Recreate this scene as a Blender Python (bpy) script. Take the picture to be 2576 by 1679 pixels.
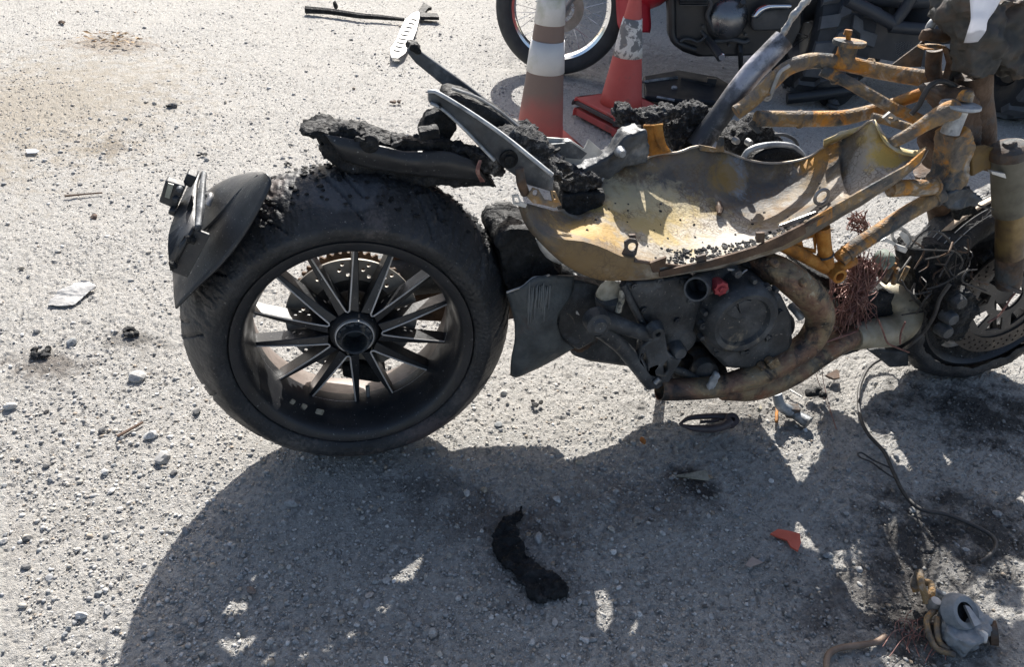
import bpy, bmesh, math, random
import numpy as np
from math import sin, cos, pi, radians, hypot, atan2, sqrt
from mathutils import Vector as V, Matrix
from mathutils.geometry import tessellate_polygon

for o in list(bpy.data.objects): bpy.data.objects.remove(o)
SC = bpy.context.scene
COL = SC.collection
random.seed(7); RNG = np.random.default_rng(7)

# ------------------------------------------------------------------ camera
PW, PH = 2576.0, 1679.0
FOC, PITCH, ROLL, CAMH = 1842.72, 0.619937, 0.080607, 1.19627
_fw = V((0, cos(PITCH), -sin(PITCH))); _up = V((0, sin(PITCH), cos(PITCH))); _rt = V((1, 0, 0))
CR = _rt * cos(ROLL) + _up * sin(ROLL); CU = -_rt * sin(ROLL) + _up * cos(ROLL); CF = _fw
CPOS = V((0, 0, CAMH))
cam = bpy.data.cameras.new('camera'); cam_o = bpy.data.objects.new('camera', cam); COL.objects.link(cam_o)
cam.sensor_fit = 'HORIZONTAL'; cam.sensor_width = 36.0; cam.lens = FOC * 36.0 / PW
cam.clip_start = 0.02; cam.clip_end = 600
cam_o.matrix_world = Matrix(((CR.x, CU.x, -CF.x, CPOS.x), (CR.y, CU.y, -CF.y, CPOS.y), (CR.z, CU.z, -CF.z, CPOS.z), (0, 0, 0, 1)))
SC.camera = cam_o

# ------------------------------------------------------------------ sky, sun, exposure
SUN = V((-0.05, 1.20, 1.0)).normalized()
w = bpy.data.worlds.new('World'); SC.world = w; w.use_nodes = True
wn = w.node_tree.nodes; wl = w.node_tree.links
sky = wn.new('ShaderNodeTexSky'); sky.sky_type = 'NISHITA'; sky.sun_disc = False
sky.sun_elevation = math.asin(SUN.z); sky.sun_rotation = atan2(SUN.x, SUN.y)
sky.air_density = 1.0; sky.dust_density = 3.5; sky.ozone_density = 1.0
bg = wn['Background']; bg.inputs['Strength'].default_value = 0.09
wl.new(sky.outputs['Color'], bg.inputs['Color'])
sd = bpy.data.lights.new('sun', 'SUN'); sd.energy = 5.0; sd.angle = radians(0.53); sd.color = (1.0, 0.965, 0.91)
so = bpy.data.objects.new('sun', sd); COL.objects.link(so)
so.rotation_euler = SUN.to_track_quat('Z', 'Y').to_euler(); so.location = (0, 6, 6)
SC.view_settings.view_transform = 'Standard'; SC.view_settings.look = 'None'
SC.view_settings.exposure = 0.97; SC.view_settings.gamma = 1.0; SC.view_settings.use_curve_mapping = False
SC.cycles.max_bounces = 8

# ------------------------------------------------------------------ measuring helpers
# photograph pixel -> place: the ray is cut with a real plane (the bike's side planes, the ground, upright planes behind)
def ray(t): return CF * FOC + CR * (t[0] - PW / 2) - CU * (t[1] - PH / 2)
YAW, LEAN = 0.273332, 0.042491
BO = V((-0.323596, 1.211006, 0))
BX = V((cos(YAW), sin(YAW), 0)); BY = V((-sin(YAW) * cos(LEAN), cos(YAW) * cos(LEAN), -sin(LEAN))); BZ = BX.cross(BY)
BM = Matrix(((BX.x, BY.x, BZ.x, BO.x), (BX.y, BY.y, BZ.y, BO.y), (BX.z, BY.z, BZ.z, BO.z), (0, 0, 0, 1)))
BMI = BM.inverted()
def B(t, lat):
    d = ray(t); k = ((BO - CPOS).dot(BY) + lat) / d.dot(BY); q = CPOS + d * k - BO
    return V((q.dot(BX), q.dot(BY), q.dot(BZ)))
def G(t, z=0.0):
    d = ray(t); return CPOS + d * ((z - CAMH) / d.z)
def U(t, y):
    d = ray(t); return CPOS + d * (y / d.y)
def GB(t, z=0.0): return BMI @ G(t, z)
def zm(x0, y0, s): return lambda x, y: (x0 + x / s, y0 + y / s)
D = lambda x, y: (x * 1.08235, y * 1.08235)
R1 = zm(380, 360, 1.8916); R2 = zm(720, 60, 2.6444); R3 = zm(1220, 380, 2.281); R4 = zm(1880, 0, 2.5014)
R5 = zm(1880, 460, 2.4239); R6 = zm(1230, 0, 2.6444); R7 = zm(1976, 1079, 2.585); R8 = zm(0, 0, 2.1636)
RA = zm(560, 560, 2.5857); RB = zm(1230, 0, 4.309); RC = zm(2150, 440, 2.9836); RD = zm(260, 1050, 1.9833)
RE = zm(0, 500, 2.5854); RF = zm(1400, 960, 2.1575); RG = zm(380, 400, 3.6917); RH = zm(1260, 640, 3.692)
RI = zm(1640, 620, 3.3714); RJ = zm(1660, 0, 4.7); RK = zm(2276, 0, 3.1033); RL = zm(1400, 230, 3.4)

# ------------------------------------------------------------------ numpy noise
def _h(ix, iy, s):
    n = (ix * 374761393 + iy * 668265263 + s * 1442695041) & 0x7fffffff
    n = ((n ^ (n >> 13)) * 1274126177) & 0x7fffffff
    return ((n ^ (n >> 16)) & 0xffff) / 65535.0
def vnoise(x, y, s=0):
    ix = np.floor(x).astype(np.int64); iy = np.floor(y).astype(np.int64); fx = x - ix; fy = y - iy
    fx = fx * fx * (3 - 2 * fx); fy = fy * fy * (3 - 2 * fy)
    a = _h(ix, iy, s); b = _h(ix + 1, iy, s); c = _h(ix, iy + 1, s); d = _h(ix + 1, iy + 1, s)
    return (a * (1 - fx) + b * fx) * (1 - fy) + (c * (1 - fx) + d * fx) * fy - 0.5

# ------------------------------------------------------------------ materials
MATS = {}
def mat(name, cols, scale=12, rough=0.7, rvar=0.12, metal=0.0, bump=0.3, bscale=90, detail=6, stops=None, spec=0.5,
        flecks=None, warp=0.0, trans=None, second=None, bdist=0.004):
    """procedural: fbm noise through a ramp, an optional second stain layer, roughness variation and fine bump"""
    if name in MATS: return MATS[name]
    m = bpy.data.materials.new(name); m.use_nodes = True; MATS[name] = m
    nt = m.node_tree; N = nt.nodes; L = nt.links; p = N['Principled BSDF']
    tc = N.new('ShaderNodeTexCoord')
    nz = N.new('ShaderNodeTexNoise'); nz.inputs['Scale'].default_value = scale; nz.inputs['Detail'].default_value = detail
    nz.inputs['Roughness'].default_value = 0.62; nz.inputs['Distortion'].default_value = warp
    L.new(tc.outputs['Object'], nz.inputs['Vector'])
    r = N.new('ShaderNodeValToRGB'); e = r.color_ramp.elements
    st = stops or [0.32 + 0.36 * i / max(1, len(cols) - 1) for i in range(len(cols))]
    while len(e) < len(cols): e.new(0.5)
    for i, c in enumerate(cols): e[i].position = st[i]; e[i].color = (*c, 1)
    L.new(nz.outputs['Fac'], r.inputs['Fac']); out = r.outputs['Color']
    def layer(out, col, sc, lo, hi, dist=0.0, det=5):
        n2 = N.new('ShaderNodeTexNoise'); n2.inputs['Scale'].default_value = sc; n2.inputs['Detail'].default_value = det
        n2.inputs['Distortion'].default_value = dist; n2.inputs['Roughness'].default_value = 0.65
        mp = N.new('ShaderNodeMapping'); mp.inputs['Location'].default_value = (sc * 0.37, 1.7, sc * 0.11)
        L.new(tc.outputs['Object'], mp.inputs['Vector']); L.new(mp.outputs[0], n2.inputs['Vector'])
        mr = N.new('ShaderNodeMapRange'); mr.inputs[1].default_value = lo; mr.inputs[2].default_value = hi
        L.new(n2.outputs['Fac'], mr.inputs[0])
        mx = N.new('ShaderNodeMix'); mx.data_type = 'RGBA'
        L.new(mr.outputs[0], mx.inputs[0]); L.new(out, mx.inputs[6]); mx.inputs[7].default_value = (*col, 1)
        return mx.outputs[2]
    for s_ in (second or []): out = layer(out, *s_)
    if flecks:
        col, sc, thr = flecks; out = layer(out, col, sc, thr, thr + 0.06, 0, 2)
    L.new(out, p.inputs['Base Color'])
    rr = N.new('ShaderNodeMapRange'); rr.inputs[3].default_value = max(0.03, rough - rvar); rr.inputs[4].default_value = min(1, rough + rvar)
    rr.inputs[1].default_value = 0.3; rr.inputs[2].default_value = 0.7
    n3 = N.new('ShaderNodeTexNoise'); n3.inputs['Scale'].default_value = scale * 2.3; n3.inputs['Detail'].default_value = 4
    L.new(tc.outputs['Object'], n3.inputs['Vector']); L.new(n3.outputs['Fac'], rr.inputs[0]); L.new(rr.outputs[0], p.inputs['Roughness'])
    p.inputs['Metallic'].default_value = metal; p.inputs['Specular IOR Level'].default_value = spec
    if bump:
        nb = N.new('ShaderNodeTexNoise'); nb.inputs['Scale'].default_value = bscale; nb.inputs['Detail'].default_value = 5
        bp = N.new('ShaderNodeBump'); bp.inputs['Strength'].default_value = bump; bp.inputs['Distance'].default_value = bdist
        L.new(tc.outputs['Object'], nb.inputs['Vector']); L.new(nb.outputs['Fac'], bp.inputs['Height']); L.new(bp.outputs[0], p.inputs['Normal'])
    if trans:
        t = N.new('ShaderNodeBsdfTranslucent'); ms = N.new('ShaderNodeMixShader'); ms.inputs[0].default_value = trans
        L.new(out, t.inputs['Color']); L.new(p.outputs[0], ms.inputs[1]); L.new(t.outputs[0], ms.inputs[2])
        L.new(ms.outputs[0], N['Material Output'].inputs['Surface'])
    return m

M_RUBBER = mat('burnt_rubber', [(.010, .011, .013), (.019, .021, .024), (.034, .036, .039)], 9, .6, .14, bump=.7, bscale=130,
               second=[((.05, .046, .044), 38, .58, .70, .6, 9), ((.006, .007, .008), 5, .50, .64)], flecks=((.14, .135, .13), 190, .67))
M_BLKPL = mat('black_plastic', [(.012, .013, .015), (.026, .028, .031)], 14, .48, .12, bump=.15, bscale=220, flecks=((.2, .2, .195), 210, .67))
M_CHAR = mat('charred_plastic', [(.004, .0044, .005), (.010, .011, .012), (.032, .033, .035)], 26, .72, .15, spec=.3, bump=.9, bscale=130, bdist=.008,
             flecks=((.4, .4, .4), 140, .72))
M_CRUST = mat('ash_crust', [(.008, .0085, .0095), (.024, .025, .027), (.2, .2, .2)], 70, .85, .1, bump=1.0, bscale=220, bdist=.01,
              stops=[.34, .52, .72])
M_ALU = mat('ashy_aluminium', [(.16, .18, .2), (.34, .36, .38), (.55, .56, .56)], 22, .55, .15, metal=.35, bump=.35, bscale=150,
            second=[((.05, .055, .06), 11, .52, .66)])
M_ALUD = mat('sooty_aluminium', [(.028, .031, .036), (.07, .078, .087), (.24, .25, .26)], 16, .55, .15, metal=.3, bump=.35, bscale=150,
             stops=[.35, .55, .74])
M_TANK = mat('burnt_tank_steel', [(.065, .058, .05), (.14, .118, .092), (.2, .145, .08), (.27, .25, .22)], 10, .74, .1, metal=.05, bump=.5, bscale=140,
             stops=[.34, .46, .55, .66], warp=.8, detail=9,
             second=[((.15, .085, .035), 13, .55, .72, .8), ((.085, .085, .085), 5.0, .52, .66, .4)], flecks=((.05, .03, .015), 150, .70))
M_RUST = mat('rusty_frame_steel', [(.07, .06, .05), (.17, .14, .11), (.3, .19, .08), (.44, .4, .35)], 22, .72, .12, metal=.1, bump=.8, bscale=190,
             stops=[.30, .44, .56, .69], warp=.6, second=[((.05, .058, .064), 11, .50, .62, .5), ((.48, .21, .03), 14, .53, .64, .7), ((.46, .43, .38), 30, .66, .76)])
M_RUSTO = mat('orange_rust', [(.16, .07, .015), (.4, .155, .02), (.5, .26, .06)], 24, .8, .1, metal=.05, bump=.6, bscale=170,
              second=[((.1, .1, .1), 9, .55, .68)])
M_RUSTB = mat('brown_rust', [(.028, .022, .019), (.085, .05, .03), (.15, .095, .06)], 20, .75, .12, metal=.15, bump=.5, bscale=150,
              second=[((.07, .08, .085), 8, .52, .66)])
M_EXH = mat('heat_blued_exhaust', [(.045, .034, .03), (.17, .10, .068), (.23, .175, .105), (.09, .095, .09)], 13, .5, .16, metal=.45, bump=.6, bscale=180, warp=.7, detail=9,
            second=[((.028, .027, .027), 17, .52, .64, .6, 9), ((.36, .34, .26), 34, .62, .70, .5, 8), ((.2, .085, .045), 7, .58, .7, .4)], flecks=((.3, .28, .22), 120, .68))
M_EXHG = mat('ashy_elbow', [(.17, .145, .10), (.3, .265, .19), (.38, .36, .29)], 14, .6, .12, metal=.3, bump=.3, bscale=160,
             second=[((.06, .055, .05), 17, .60, .72)])
M_ENG = mat('sooty_engine', [(.015, .017, .0195), (.036, .04, .044), (.085, .09, .095)], 15, .58, .14, metal=.1, bump=.4, bscale=130,
            second=[((.2, .17, .125), 9.5, .61, .70, 1.6, 10), ((.075, .085, .095), 21, .58, .72)], flecks=((.24, .22, .19), 170, .67))
M_WHEEL = mat('black_wheel_paint', [(.010, .011, .0125), (.02, .021, .024)], 13, .42, .12, bump=.1, bscale=200, flecks=((.2, .2, .2), 200, .68))
M_BARREL = mat('scorched_rim', [(.14, .115, .1), (.24, .2, .18), (.045, .04, .04)], 8, .5, .12, metal=.15, bump=.15, bscale=120,
               stops=[.35, .56, .72])
M_TRIM = mat('machined_edge', [(.42, .4, .38), (.6, .58, .56)], 30, .5, .1, metal=.2, bump=.1)
M_DISC = mat('brake_disc_steel', [(.2, .185, .165), (.38, .355, .32)], 14, .55, .12, metal=.6, bump=.15, bscale=200)
M_COPPER = mat('bare_copper_wire', [(.09, .045, .04), (.2, .09, .075), (.33, .22, .18)], 60, .55, .1, metal=.3, bump=0)
M_STEEL = mat('grey_steel', [(.2, .2, .2), (.42, .42, .41)], 30, .45, .15, metal=.6, bump=.2)
M_BRIGHT = mat('bright_cut_metal', [(.36, .36, .35), (.58, .58, .56)], 30, .45, .1, metal=.3, bump=.15)
M_CABLE = mat('black_cable', [(.025, .024, .024), (.06, .055, .05)], 60, .6, .1, bump=.2)
M_RED = mat('red_anodised', [(.2, .02, .03), (.32, .05, .06)], 60, .5, .1, metal=.4, bump=.1)
M_CREAM = mat('cream_ash', [(.15, .14, .105), (.3, .275, .215), (.38, .355, .29)], 45, .9, .05, bump=.5, second=[((.03, .03, .03), 28, .56, .66)])
M_PAPER = mat('paper', [(.62, .64, .7), (.75, .77, .82)], 9, .8, .05, bump=.15, bscale=20, trans=.35)
M_CHROME = mat('chrome', [(.72, .73, .75), (.82, .83, .85)], 5, .12, .05, metal=1.0, bump=0)
M_BGBLK = mat('satin_black_metal', [(.014, .015, .017), (.03, .032, .035)], 8, .45, .1, bump=.1)
M_BGGREY = mat('dusty_engine_grey', [(.04, .041, .043), (.08, .082, .085)], 10, .6, .1, metal=.3, bump=.2)
M_TYRE2 = mat('dusty_tyre', [(.022, .024, .027), (.045, .047, .05)], 9, .75, .1, bump=.3, bscale=120)
M_REDPL = mat('red_painted_plastic', [(.42, .02, .035), (.5, .03, .05)], 6, .35, .08, bump=.05)
M_CONE = mat('orange_cone_vinyl', [(.62, .065, .04), (.70, .10, .065)], 6, .55, .1, bump=.1, bscale=60, trans=.42,
             second=[((.30, .19, .14), 4.0, .54, .72), ((.12, .1, .09), 22, .66, .8)])
M_CONE2 = mat('red_cone_vinyl', [(.64, .13, .115), (.70, .17, .15)], 6, .55, .1, bump=.1, bscale=60, trans=.36,
              second=[((.2, .13, .11), 5, .58, .74)])
M_CONEB = mat('black_cone_base', [(.035, .033, .033), (.1, .085, .08)], 14, .8, .1, bump=.4)
M_STONE = None

def tag(o, label=None, cat=None, group=None, kind=None):
    if label: o['label'] = label
    if cat: o['category'] = cat
    if group: o['group'] = group
    if kind: o['kind'] = kind
    return o

# ------------------------------------------------------------------ mesh helpers
def mk(name, vs, fs, m, parent=None, ang=40, smooth=True, origin=None, bevel=0.0, remesh=0.0, disp=None, solid=0.0, sub=0):
    if origin is not None: vs = [V(v) - V(origin) for v in vs]
    me = bpy.data.meshes.new(name); me.from_pydata([tuple(v) for v in vs], [], fs)
    bm = bmesh.new(); bm.from_mesh(me)
    bmesh.ops.remove_doubles(bm, verts=bm.verts, dist=1e-6); bmesh.ops.recalc_face_normals(bm, faces=bm.faces)
    bm.to_mesh(me); bm.free(); me.validate()
    if smooth:
        me.polygons.foreach_set('use_smooth', [True] * len(me.polygons))
        if ang < 180: me.set_sharp_from_angle(angle=radians(ang))
    me.materials.append(m)
    o = bpy.data.objects.new(name, me); COL.objects.link(o)
    if parent is not None: o.parent = parent
    if origin is not None: o.location = origin
    if solid:
        d = o.modifiers.new('thick', 'SOLIDIFY'); d.thickness = solid; d.offset = 0
    if bevel:
        d = o.modifiers.new('bevel', 'BEVEL'); d.width = bevel; d.segments = 2; d.limit_method = 'ANGLE'; d.angle_limit = radians(40)
    if sub:
        d = o.modifiers.new('sub', 'SUBSURF'); d.levels = sub; d.render_levels = sub
    if remesh:
        d = o.modifiers.new('remesh', 'REMESH'); d.mode = 'VOXEL'; d.voxel_size = remesh; d.use_smooth_shade = True
    for i, (st, sz) in enumerate(disp or []):
        key = 'clouds_%g' % sz
        tx = bpy.data.textures.get(key)
        if tx is None:
            tx = bpy.data.textures.new(key, 'CLOUDS'); tx.noise_scale = sz; tx.noise_depth = 3
        d = o.modifiers.new('rough%d' % i, 'DISPLACE'); d.texture = tx; d.strength = st; d.mid_level = 0.5; d.texture_coords = 'LOCAL'
    return o

def smoothpath(pts, n):
    pts = [V(p) for p in pts]
    if len(pts) < 3:
        return [pts[0].lerp(pts[-1], i / (n - 1)) for i in range(n)]
    P = [pts[0] * 2 - pts[1]] + pts + [pts[-1] * 2 - pts[-2]]
    dense = []
    for i in range(len(pts) - 1):
        a, b, c, d = P[i:i + 4]
        for k in range(12):
            t = k / 12
            dense.append(0.5 * ((2 * b) + (c - a) * t + (2 * a - 5 * b + 4 * c - d) * t * t + (3 * b - a - 3 * c + d) * t ** 3))
    dense.append(pts[-1])
    L = [0]
    for a, b in zip(dense, dense[1:]): L.append(L[-1] + (b - a).length)
    out = []; j = 0
    for i in range(n):
        s = L[-1] * i / (n - 1)
        while j < len(L) - 2 and L[j + 1] < s: j += 1
        k = (s - L[j]) / max(1e-9, L[j + 1] - L[j]); out.append(dense[j].lerp(dense[j + 1], min(1, max(0, k))))
    return out

def tubev(path, r, seg=12, cap=True, hollow=0.0, jit=0.0):
    n = len(path); R = r if isinstance(r, (list, tuple)) else [r] * n
    if len(R) != n:
        R = [np.interp(i / (n - 1), np.linspace(0, 1, len(R)), R) for i in range(n)]
    vs = []; fs = []; up = None
    for i, p in enumerate(path):
        t = (path[min(n - 1, i + 1)] - path[max(0, i - 1)]).normalized()
        if up is None:
            up = V((0, 0, 1)) if abs(t.z) < .9 else V((1, 0, 0))
        u = (up - t * up.dot(t)).normalized(); up = u; wv = t.cross(u)
        for k in range(seg):
            a = 2 * pi * k / seg; rr = R[i] * (1 + (random.uniform(-jit, jit) if jit else 0))
            vs.append(p + (u * cos(a) + wv * sin(a)) * rr)
    for i in range(n - 1):
        for k in range(seg):
            a = i * seg + k; b = i * seg + (k + 1) % seg; fs.append((a, b, b + seg, a + seg))
    if hollow:
        base = len(vs); c0 = path[0]
        for i in range(min(n, 6)):
            for k in range(seg):
                q = vs[i * seg + k]; vs.append(path[i] + (q - path[i]) * (1 - hollow))
        for i in range(min(n, 6) - 1):
            for k in range(seg):
                a = base + i * seg + k; b = base + i * seg + (k + 1) % seg; fs.append((b, a, a + seg, b + seg))
        for k in range(seg): fs.append((k, base + k, base + (k + 1) % seg, (k + 1) % seg))
        fs.append(tuple(base + 5 * seg + k for k in range(seg)))
    elif cap:
        fs.append(tuple(reversed(range(seg))))
    if cap: fs.append(tuple(range((n - 1) * seg, n * seg)))
    return vs, fs

def tube(name, pts, r, m, parent=None, n=None, seg=12, smoothp=True, **k):
    jit = k.pop('jit', 0.0); hollow = k.pop('hollow', 0.0)
    path = smoothpath(pts, n or max(6, 6 * len(pts))) if smoothp else [V(p) for p in pts]
    vs, fs = tubev(path, r, seg, hollow=hollow, jit=jit)
    return mk(name, vs, fs, m, parent, ang=50, **k)

def platev(pts, nrm, th, holes=()):
    """flat outline (3d points) with holes, given a thickness along nrm"""
    nrm = V(nrm).normalized(); loops = [list(map(V, pts))] + [list(map(V, h)) for h in holes]
    c = loops[0][0]; ux = (loops[0][1] - c); ux = (ux - nrm * ux.dot(nrm)).normalized(); uy = nrm.cross(ux)
    flat = [[V(((p - c).dot(ux), (p - c).dot(uy), 0)) for p in lp] for lp in loops]
    tris = tessellate_polygon(flat); allp = [p for lp in loops for p in lp]; n = len(allp)
    vs = [p - nrm * th / 2 for p in allp] + [p + nrm * th / 2 for p in allp]; fs = []
    for t in tris: fs.append(tuple(t)); fs.append(tuple(i + n for i in reversed(t)))
    k = 0
    for lp in loops:
        m_ = len(lp)
        for i in range(m_): a = k + i; b = k + (i + 1) % m_; fs.append((a, b, b + n, a + n))
        k += m_
    return vs, fs
def plate(name, pts, nrm, th, m, parent=None, holes=(), **k):
    vs, fs = platev(pts, nrm, th, holes); k.setdefault('ang', 30)
    return mk(name, vs, fs, m, parent, **k)
YB = V((0, 1, 0))
def bplate(name, px, lat, th, m, parent, holes=(), **k):
    """outline measured on the bike's side plane at a lateral offset; hole outlines likewise"""
    return plate(name, [B(t, lat) for t in px], YB, th, m, parent, [[B(t, lat) for t in h] for h in holes], **k)
def circ(c, r, n=16, ax=(1, 0, 0), ay=(0, 0, 1), a0=0):
    return [V(c) + V(ax) * (r * cos(a0 + 2 * pi * i / n)) + V(ay) * (r * sin(a0 + 2 * pi * i / n)) for i in range(n)]

def lathev(prof, c, axis=(0, 1, 0), seg=64, fn=None, closed=False):
    """prof: (radius, axial offset) list turned about axis through c"""
    ax = V(axis).normalized(); u = V((1, 0, 0)) if abs(ax.x) < .9 else V((0, 0, 1)); u = (u - ax * u.dot(ax)).normalized(); wv = ax.cross(u)
    if wv.z < 0 and abs(ax.y) > .9: wv = -wv
    vs = []; fs = []; n = len(prof)
    for k in range(seg):
        a = 2 * pi * k / seg
        for j, (r, h) in enumerate(prof):
            if fn: r, h = fn(a, j, r, h)
            vs.append(V(c) + (u * cos(a) + wv * sin(a)) * r + ax * h)
    for k in range(seg):
        for j in range(n if closed else n - 1):
            a = k * n + j; b = k * n + (j + 1) % n; k2 = (k + 1) % seg
            fs.append((a, b, k2 * n + (j + 1) % n, k2 * n + j))
    return vs, fs
def lathe(name, prof, c, m, parent=None, axis=(0, 1, 0), seg=64, fn=None, closed=False, **k):
    vs, fs = lathev(prof, c, axis, seg, fn, closed); return mk(name, vs, fs, m, parent, **k)

def boxv(c, s, rot=None):
    c = V(c); vs = []
    for z in (-.5, .5):
        for y in (-.5, .5):
            for x in (-.5, .5):
                q = V((x * s[0], y * s[1], z * s[2])); vs.append(c + (rot @ q if rot else q))
    return vs, [(0, 2, 3, 1), (4, 5, 7, 6), (0, 1, 5, 4), (2, 6, 7, 3), (0, 4, 6, 2), (1, 3, 7, 5)]
def box(name, c, s, m, parent=None, rot=None, bevel=.003, **k):
    vs, fs = boxv(c, s, rot); return mk(name, vs, fs, m, parent, bevel=bevel, **k)

def loft(name, curves, n, m, parent=None, th=.003, ang=60, rows=None, **k):
    C = [smoothpath(c, n) for c in curves]
    if rows:   # smooth across too
        C2 = [smoothpath([C[i][j] for i in range(len(C))], rows) for j in range(n)]
        C = [[C2[j][i] for j in range(n)] for i in range(rows)]
    vs = [p for c in C for p in c]; fs = []
    for i in range(len(C) - 1):
        for j in range(n - 1): a = i * n + j; fs.append((a, a + 1, a + n + 1, a + n))
    return mk(name, vs, fs, m, parent, ang=ang, solid=th, **k)

def join(parts):
    vs = []; fs = []
    for a, b in parts:
        k = len(vs); vs += list(a); fs += [tuple(i + k for i in f) for f in b]
    return vs, fs

def ico(sub=1):
    bm = bmesh.new(); bmesh.ops.create_icosphere(bm, subdivisions=sub, radius=1)
    vs = np.array([v.co[:] for v in bm.verts]); fs = [tuple(v.index for v in f.verts) for f in bm.faces]; bm.free(); return vs, fs
ICO1, ICO1F = ico(1); ICO2, ICO2F = ico(2); ICO3, ICO3F = ico(3)
def rockv(c, s, seed, base=2, rough=.22, rotz=None):
    rg = np.random.default_rng(seed); P, F = {1: (ICO1, ICO1F), 2: (ICO2, ICO2F), 3: (ICO3, ICO3F)}[base]
    d = np.ones(len(P))
    for _ in range(9):           # cut facets
        nrm = rg.normal(size=3); nrm /= np.linalg.norm(nrm); off = rg.uniform(.48, .88)
        h = P @ nrm; d = np.minimum(d, np.where(h > off, off / np.maximum(h, 1e-6), 1.0))
    d = d * (1 + rg.normal(size=len(P)) * rough * .12)
    Q = P * d[:, None] * np.array(s); a = rg.uniform(0, 6.28) if rotz is None else rotz
    Rz = np.array([[cos(a), -sin(a), 0], [sin(a), cos(a), 0], [0, 0, 1]]); Q = Q @ Rz.T + np.array(c)
    return [V(q) for q in Q], F

def thing(name, label, cat, loc=(0, 0, 0), group=None):
    o = bpy.data.objects.new(name, None); COL.objects.link(o); o.location = loc; o.empty_display_size = .1
    return tag(o, label, cat, group)

# ================================================================== GROUND
def ground_material():
    m = bpy.data.materials.new('packed_gravel'); m.use_nodes = True; nt = m.node_tree; N = nt.nodes; L = nt.links; p = N['Principled BSDF']
    tc = N.new('ShaderNodeTexCoord')
    def noise(sc, det=4, rgh=.6, loc=(0, 0, 0)):
        n = N.new('ShaderNodeTexNoise'); n.inputs['Scale'].default_value = sc; n.inputs['Detail'].default_value = det; n.inputs['Roughness'].default_value = rgh
        mp = N.new('ShaderNodeMapping'); mp.inputs['Location'].default_value = loc
        L.new(tc.outputs['Object'], mp.inputs[0]); L.new(mp.outputs[0], n.inputs['Vector']); return n.outputs['Fac']
    def ramp(f, st):
        r = N.new('ShaderNodeValToRGB'); e = r.color_ramp.elements
        while len(e) < len(st): e.new(.5)
        for i, (q, c) in enumerate(st): e[i].position = q; e[i].color = (*c, 1)
        L.new(f, r.inputs[0]); return r.outputs[0]
    def mix(f, a, b, mode='MIX'):
        x = N.new('ShaderNodeMix'); x.data_type = 'RGBA'; x.blend_type = mode
        if isinstance(f, float): x.inputs[0].default_value = f
        else: L.new(f, x.inputs[0])
        for s, q in ((6, a), (7, b)):
            if isinstance(q, tuple): x.inputs[s].default_value = (*q, 1)
            else: L.new(q, x.inputs[s])
        return x.outputs[2]
    def mrange(f, lo, hi, a=0., b=1.):
        x = N.new('ShaderNodeMapRange'); x.inputs[1].default_value = lo; x.inputs[2].default_value = hi; x.inputs[3].default_value = a; x.inputs[4].default_value = b
        L.new(f, x.inputs[0]); return x.outputs[0]
    col = ramp(noise(120, 5, .7), [(.25, (.17, .162, .15)), (.4, (.385, .37, .343)), (.58, (.49, .473, .442)), (.8, (.66, .642, .61))])
    vor = N.new('ShaderNodeTexVoronoi'); vor.inputs['Scale'].default_value = 170; L.new(tc.outputs['Object'], vor.inputs['Vector'])
    sp = N.new('ShaderNodeSeparateColor'); L.new(vor.outputs['Color'], sp.inputs[0])
    grains = ramp(sp.outputs[0], [(0, (.16, .153, .143)), (.25, (.4, .385, .358)), (.7, (.5, .483, .452)), (1, (.68, .662, .63))])
    col = mix(.5, col, grains)
    col = mix(mrange(noise(2.2, 5), .42, .68, 0, .55), col, (.5, .478, .44))             # dusty patches
    col = mix(mrange(noise(5.5, 6, .7, (3, 1, 0)), .56, .72, 0, .45), col, (.24, .225, .205))  # damp darker patches
    def stain(col, c, rx, color, amt, nsc=14):
        mp = N.new('ShaderNodeMapping'); mp.vector_type = 'POINT'
        mp.inputs['Location'].default_value = (-c[0] / rx[0], -c[1] / rx[1], 0); mp.inputs['Scale'].default_value = (1 / rx[0], 1 / rx[1], 0)
        L.new(tc.outputs['Object'], mp.inputs[0])
        ln = N.new('ShaderNodeVectorMath'); ln.operation = 'LENGTH'; L.new(mp.outputs[0], ln.inputs[0])
        ad = N.new('ShaderNodeMath'); ad.operation = 'ADD'; L.new(ln.outputs['Value'], ad.inputs[0])
        sc = mrange(noise(nsc, 6, .7, (c[0] * 9, 2, 0)), .3, .7, -.75, .75); L.new(sc, ad.inputs[1])
        return mix(mrange(ad.outputs[0], 1.1, .35, 0, amt), col, color)
    for t, r, c, a in STAINS: col = stain(col, G(t), r, c, a)
    L.new(col, p.inputs['Base Color']); p.inputs['Roughness'].default_value = .93; p.inputs['Specular IOR Level'].default_value = .25
    b1 = N.new('ShaderNodeBump'); b1.inputs['Strength'].default_value = 1.0; b1.inputs['Distance'].default_value = .010; L.new(noise(260, 5, .7), b1.inputs['Height'])
    L.new(b1.outputs[0], p.inputs['Normal'])
    return m
SOOT = (.045, .043, .042)
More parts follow.
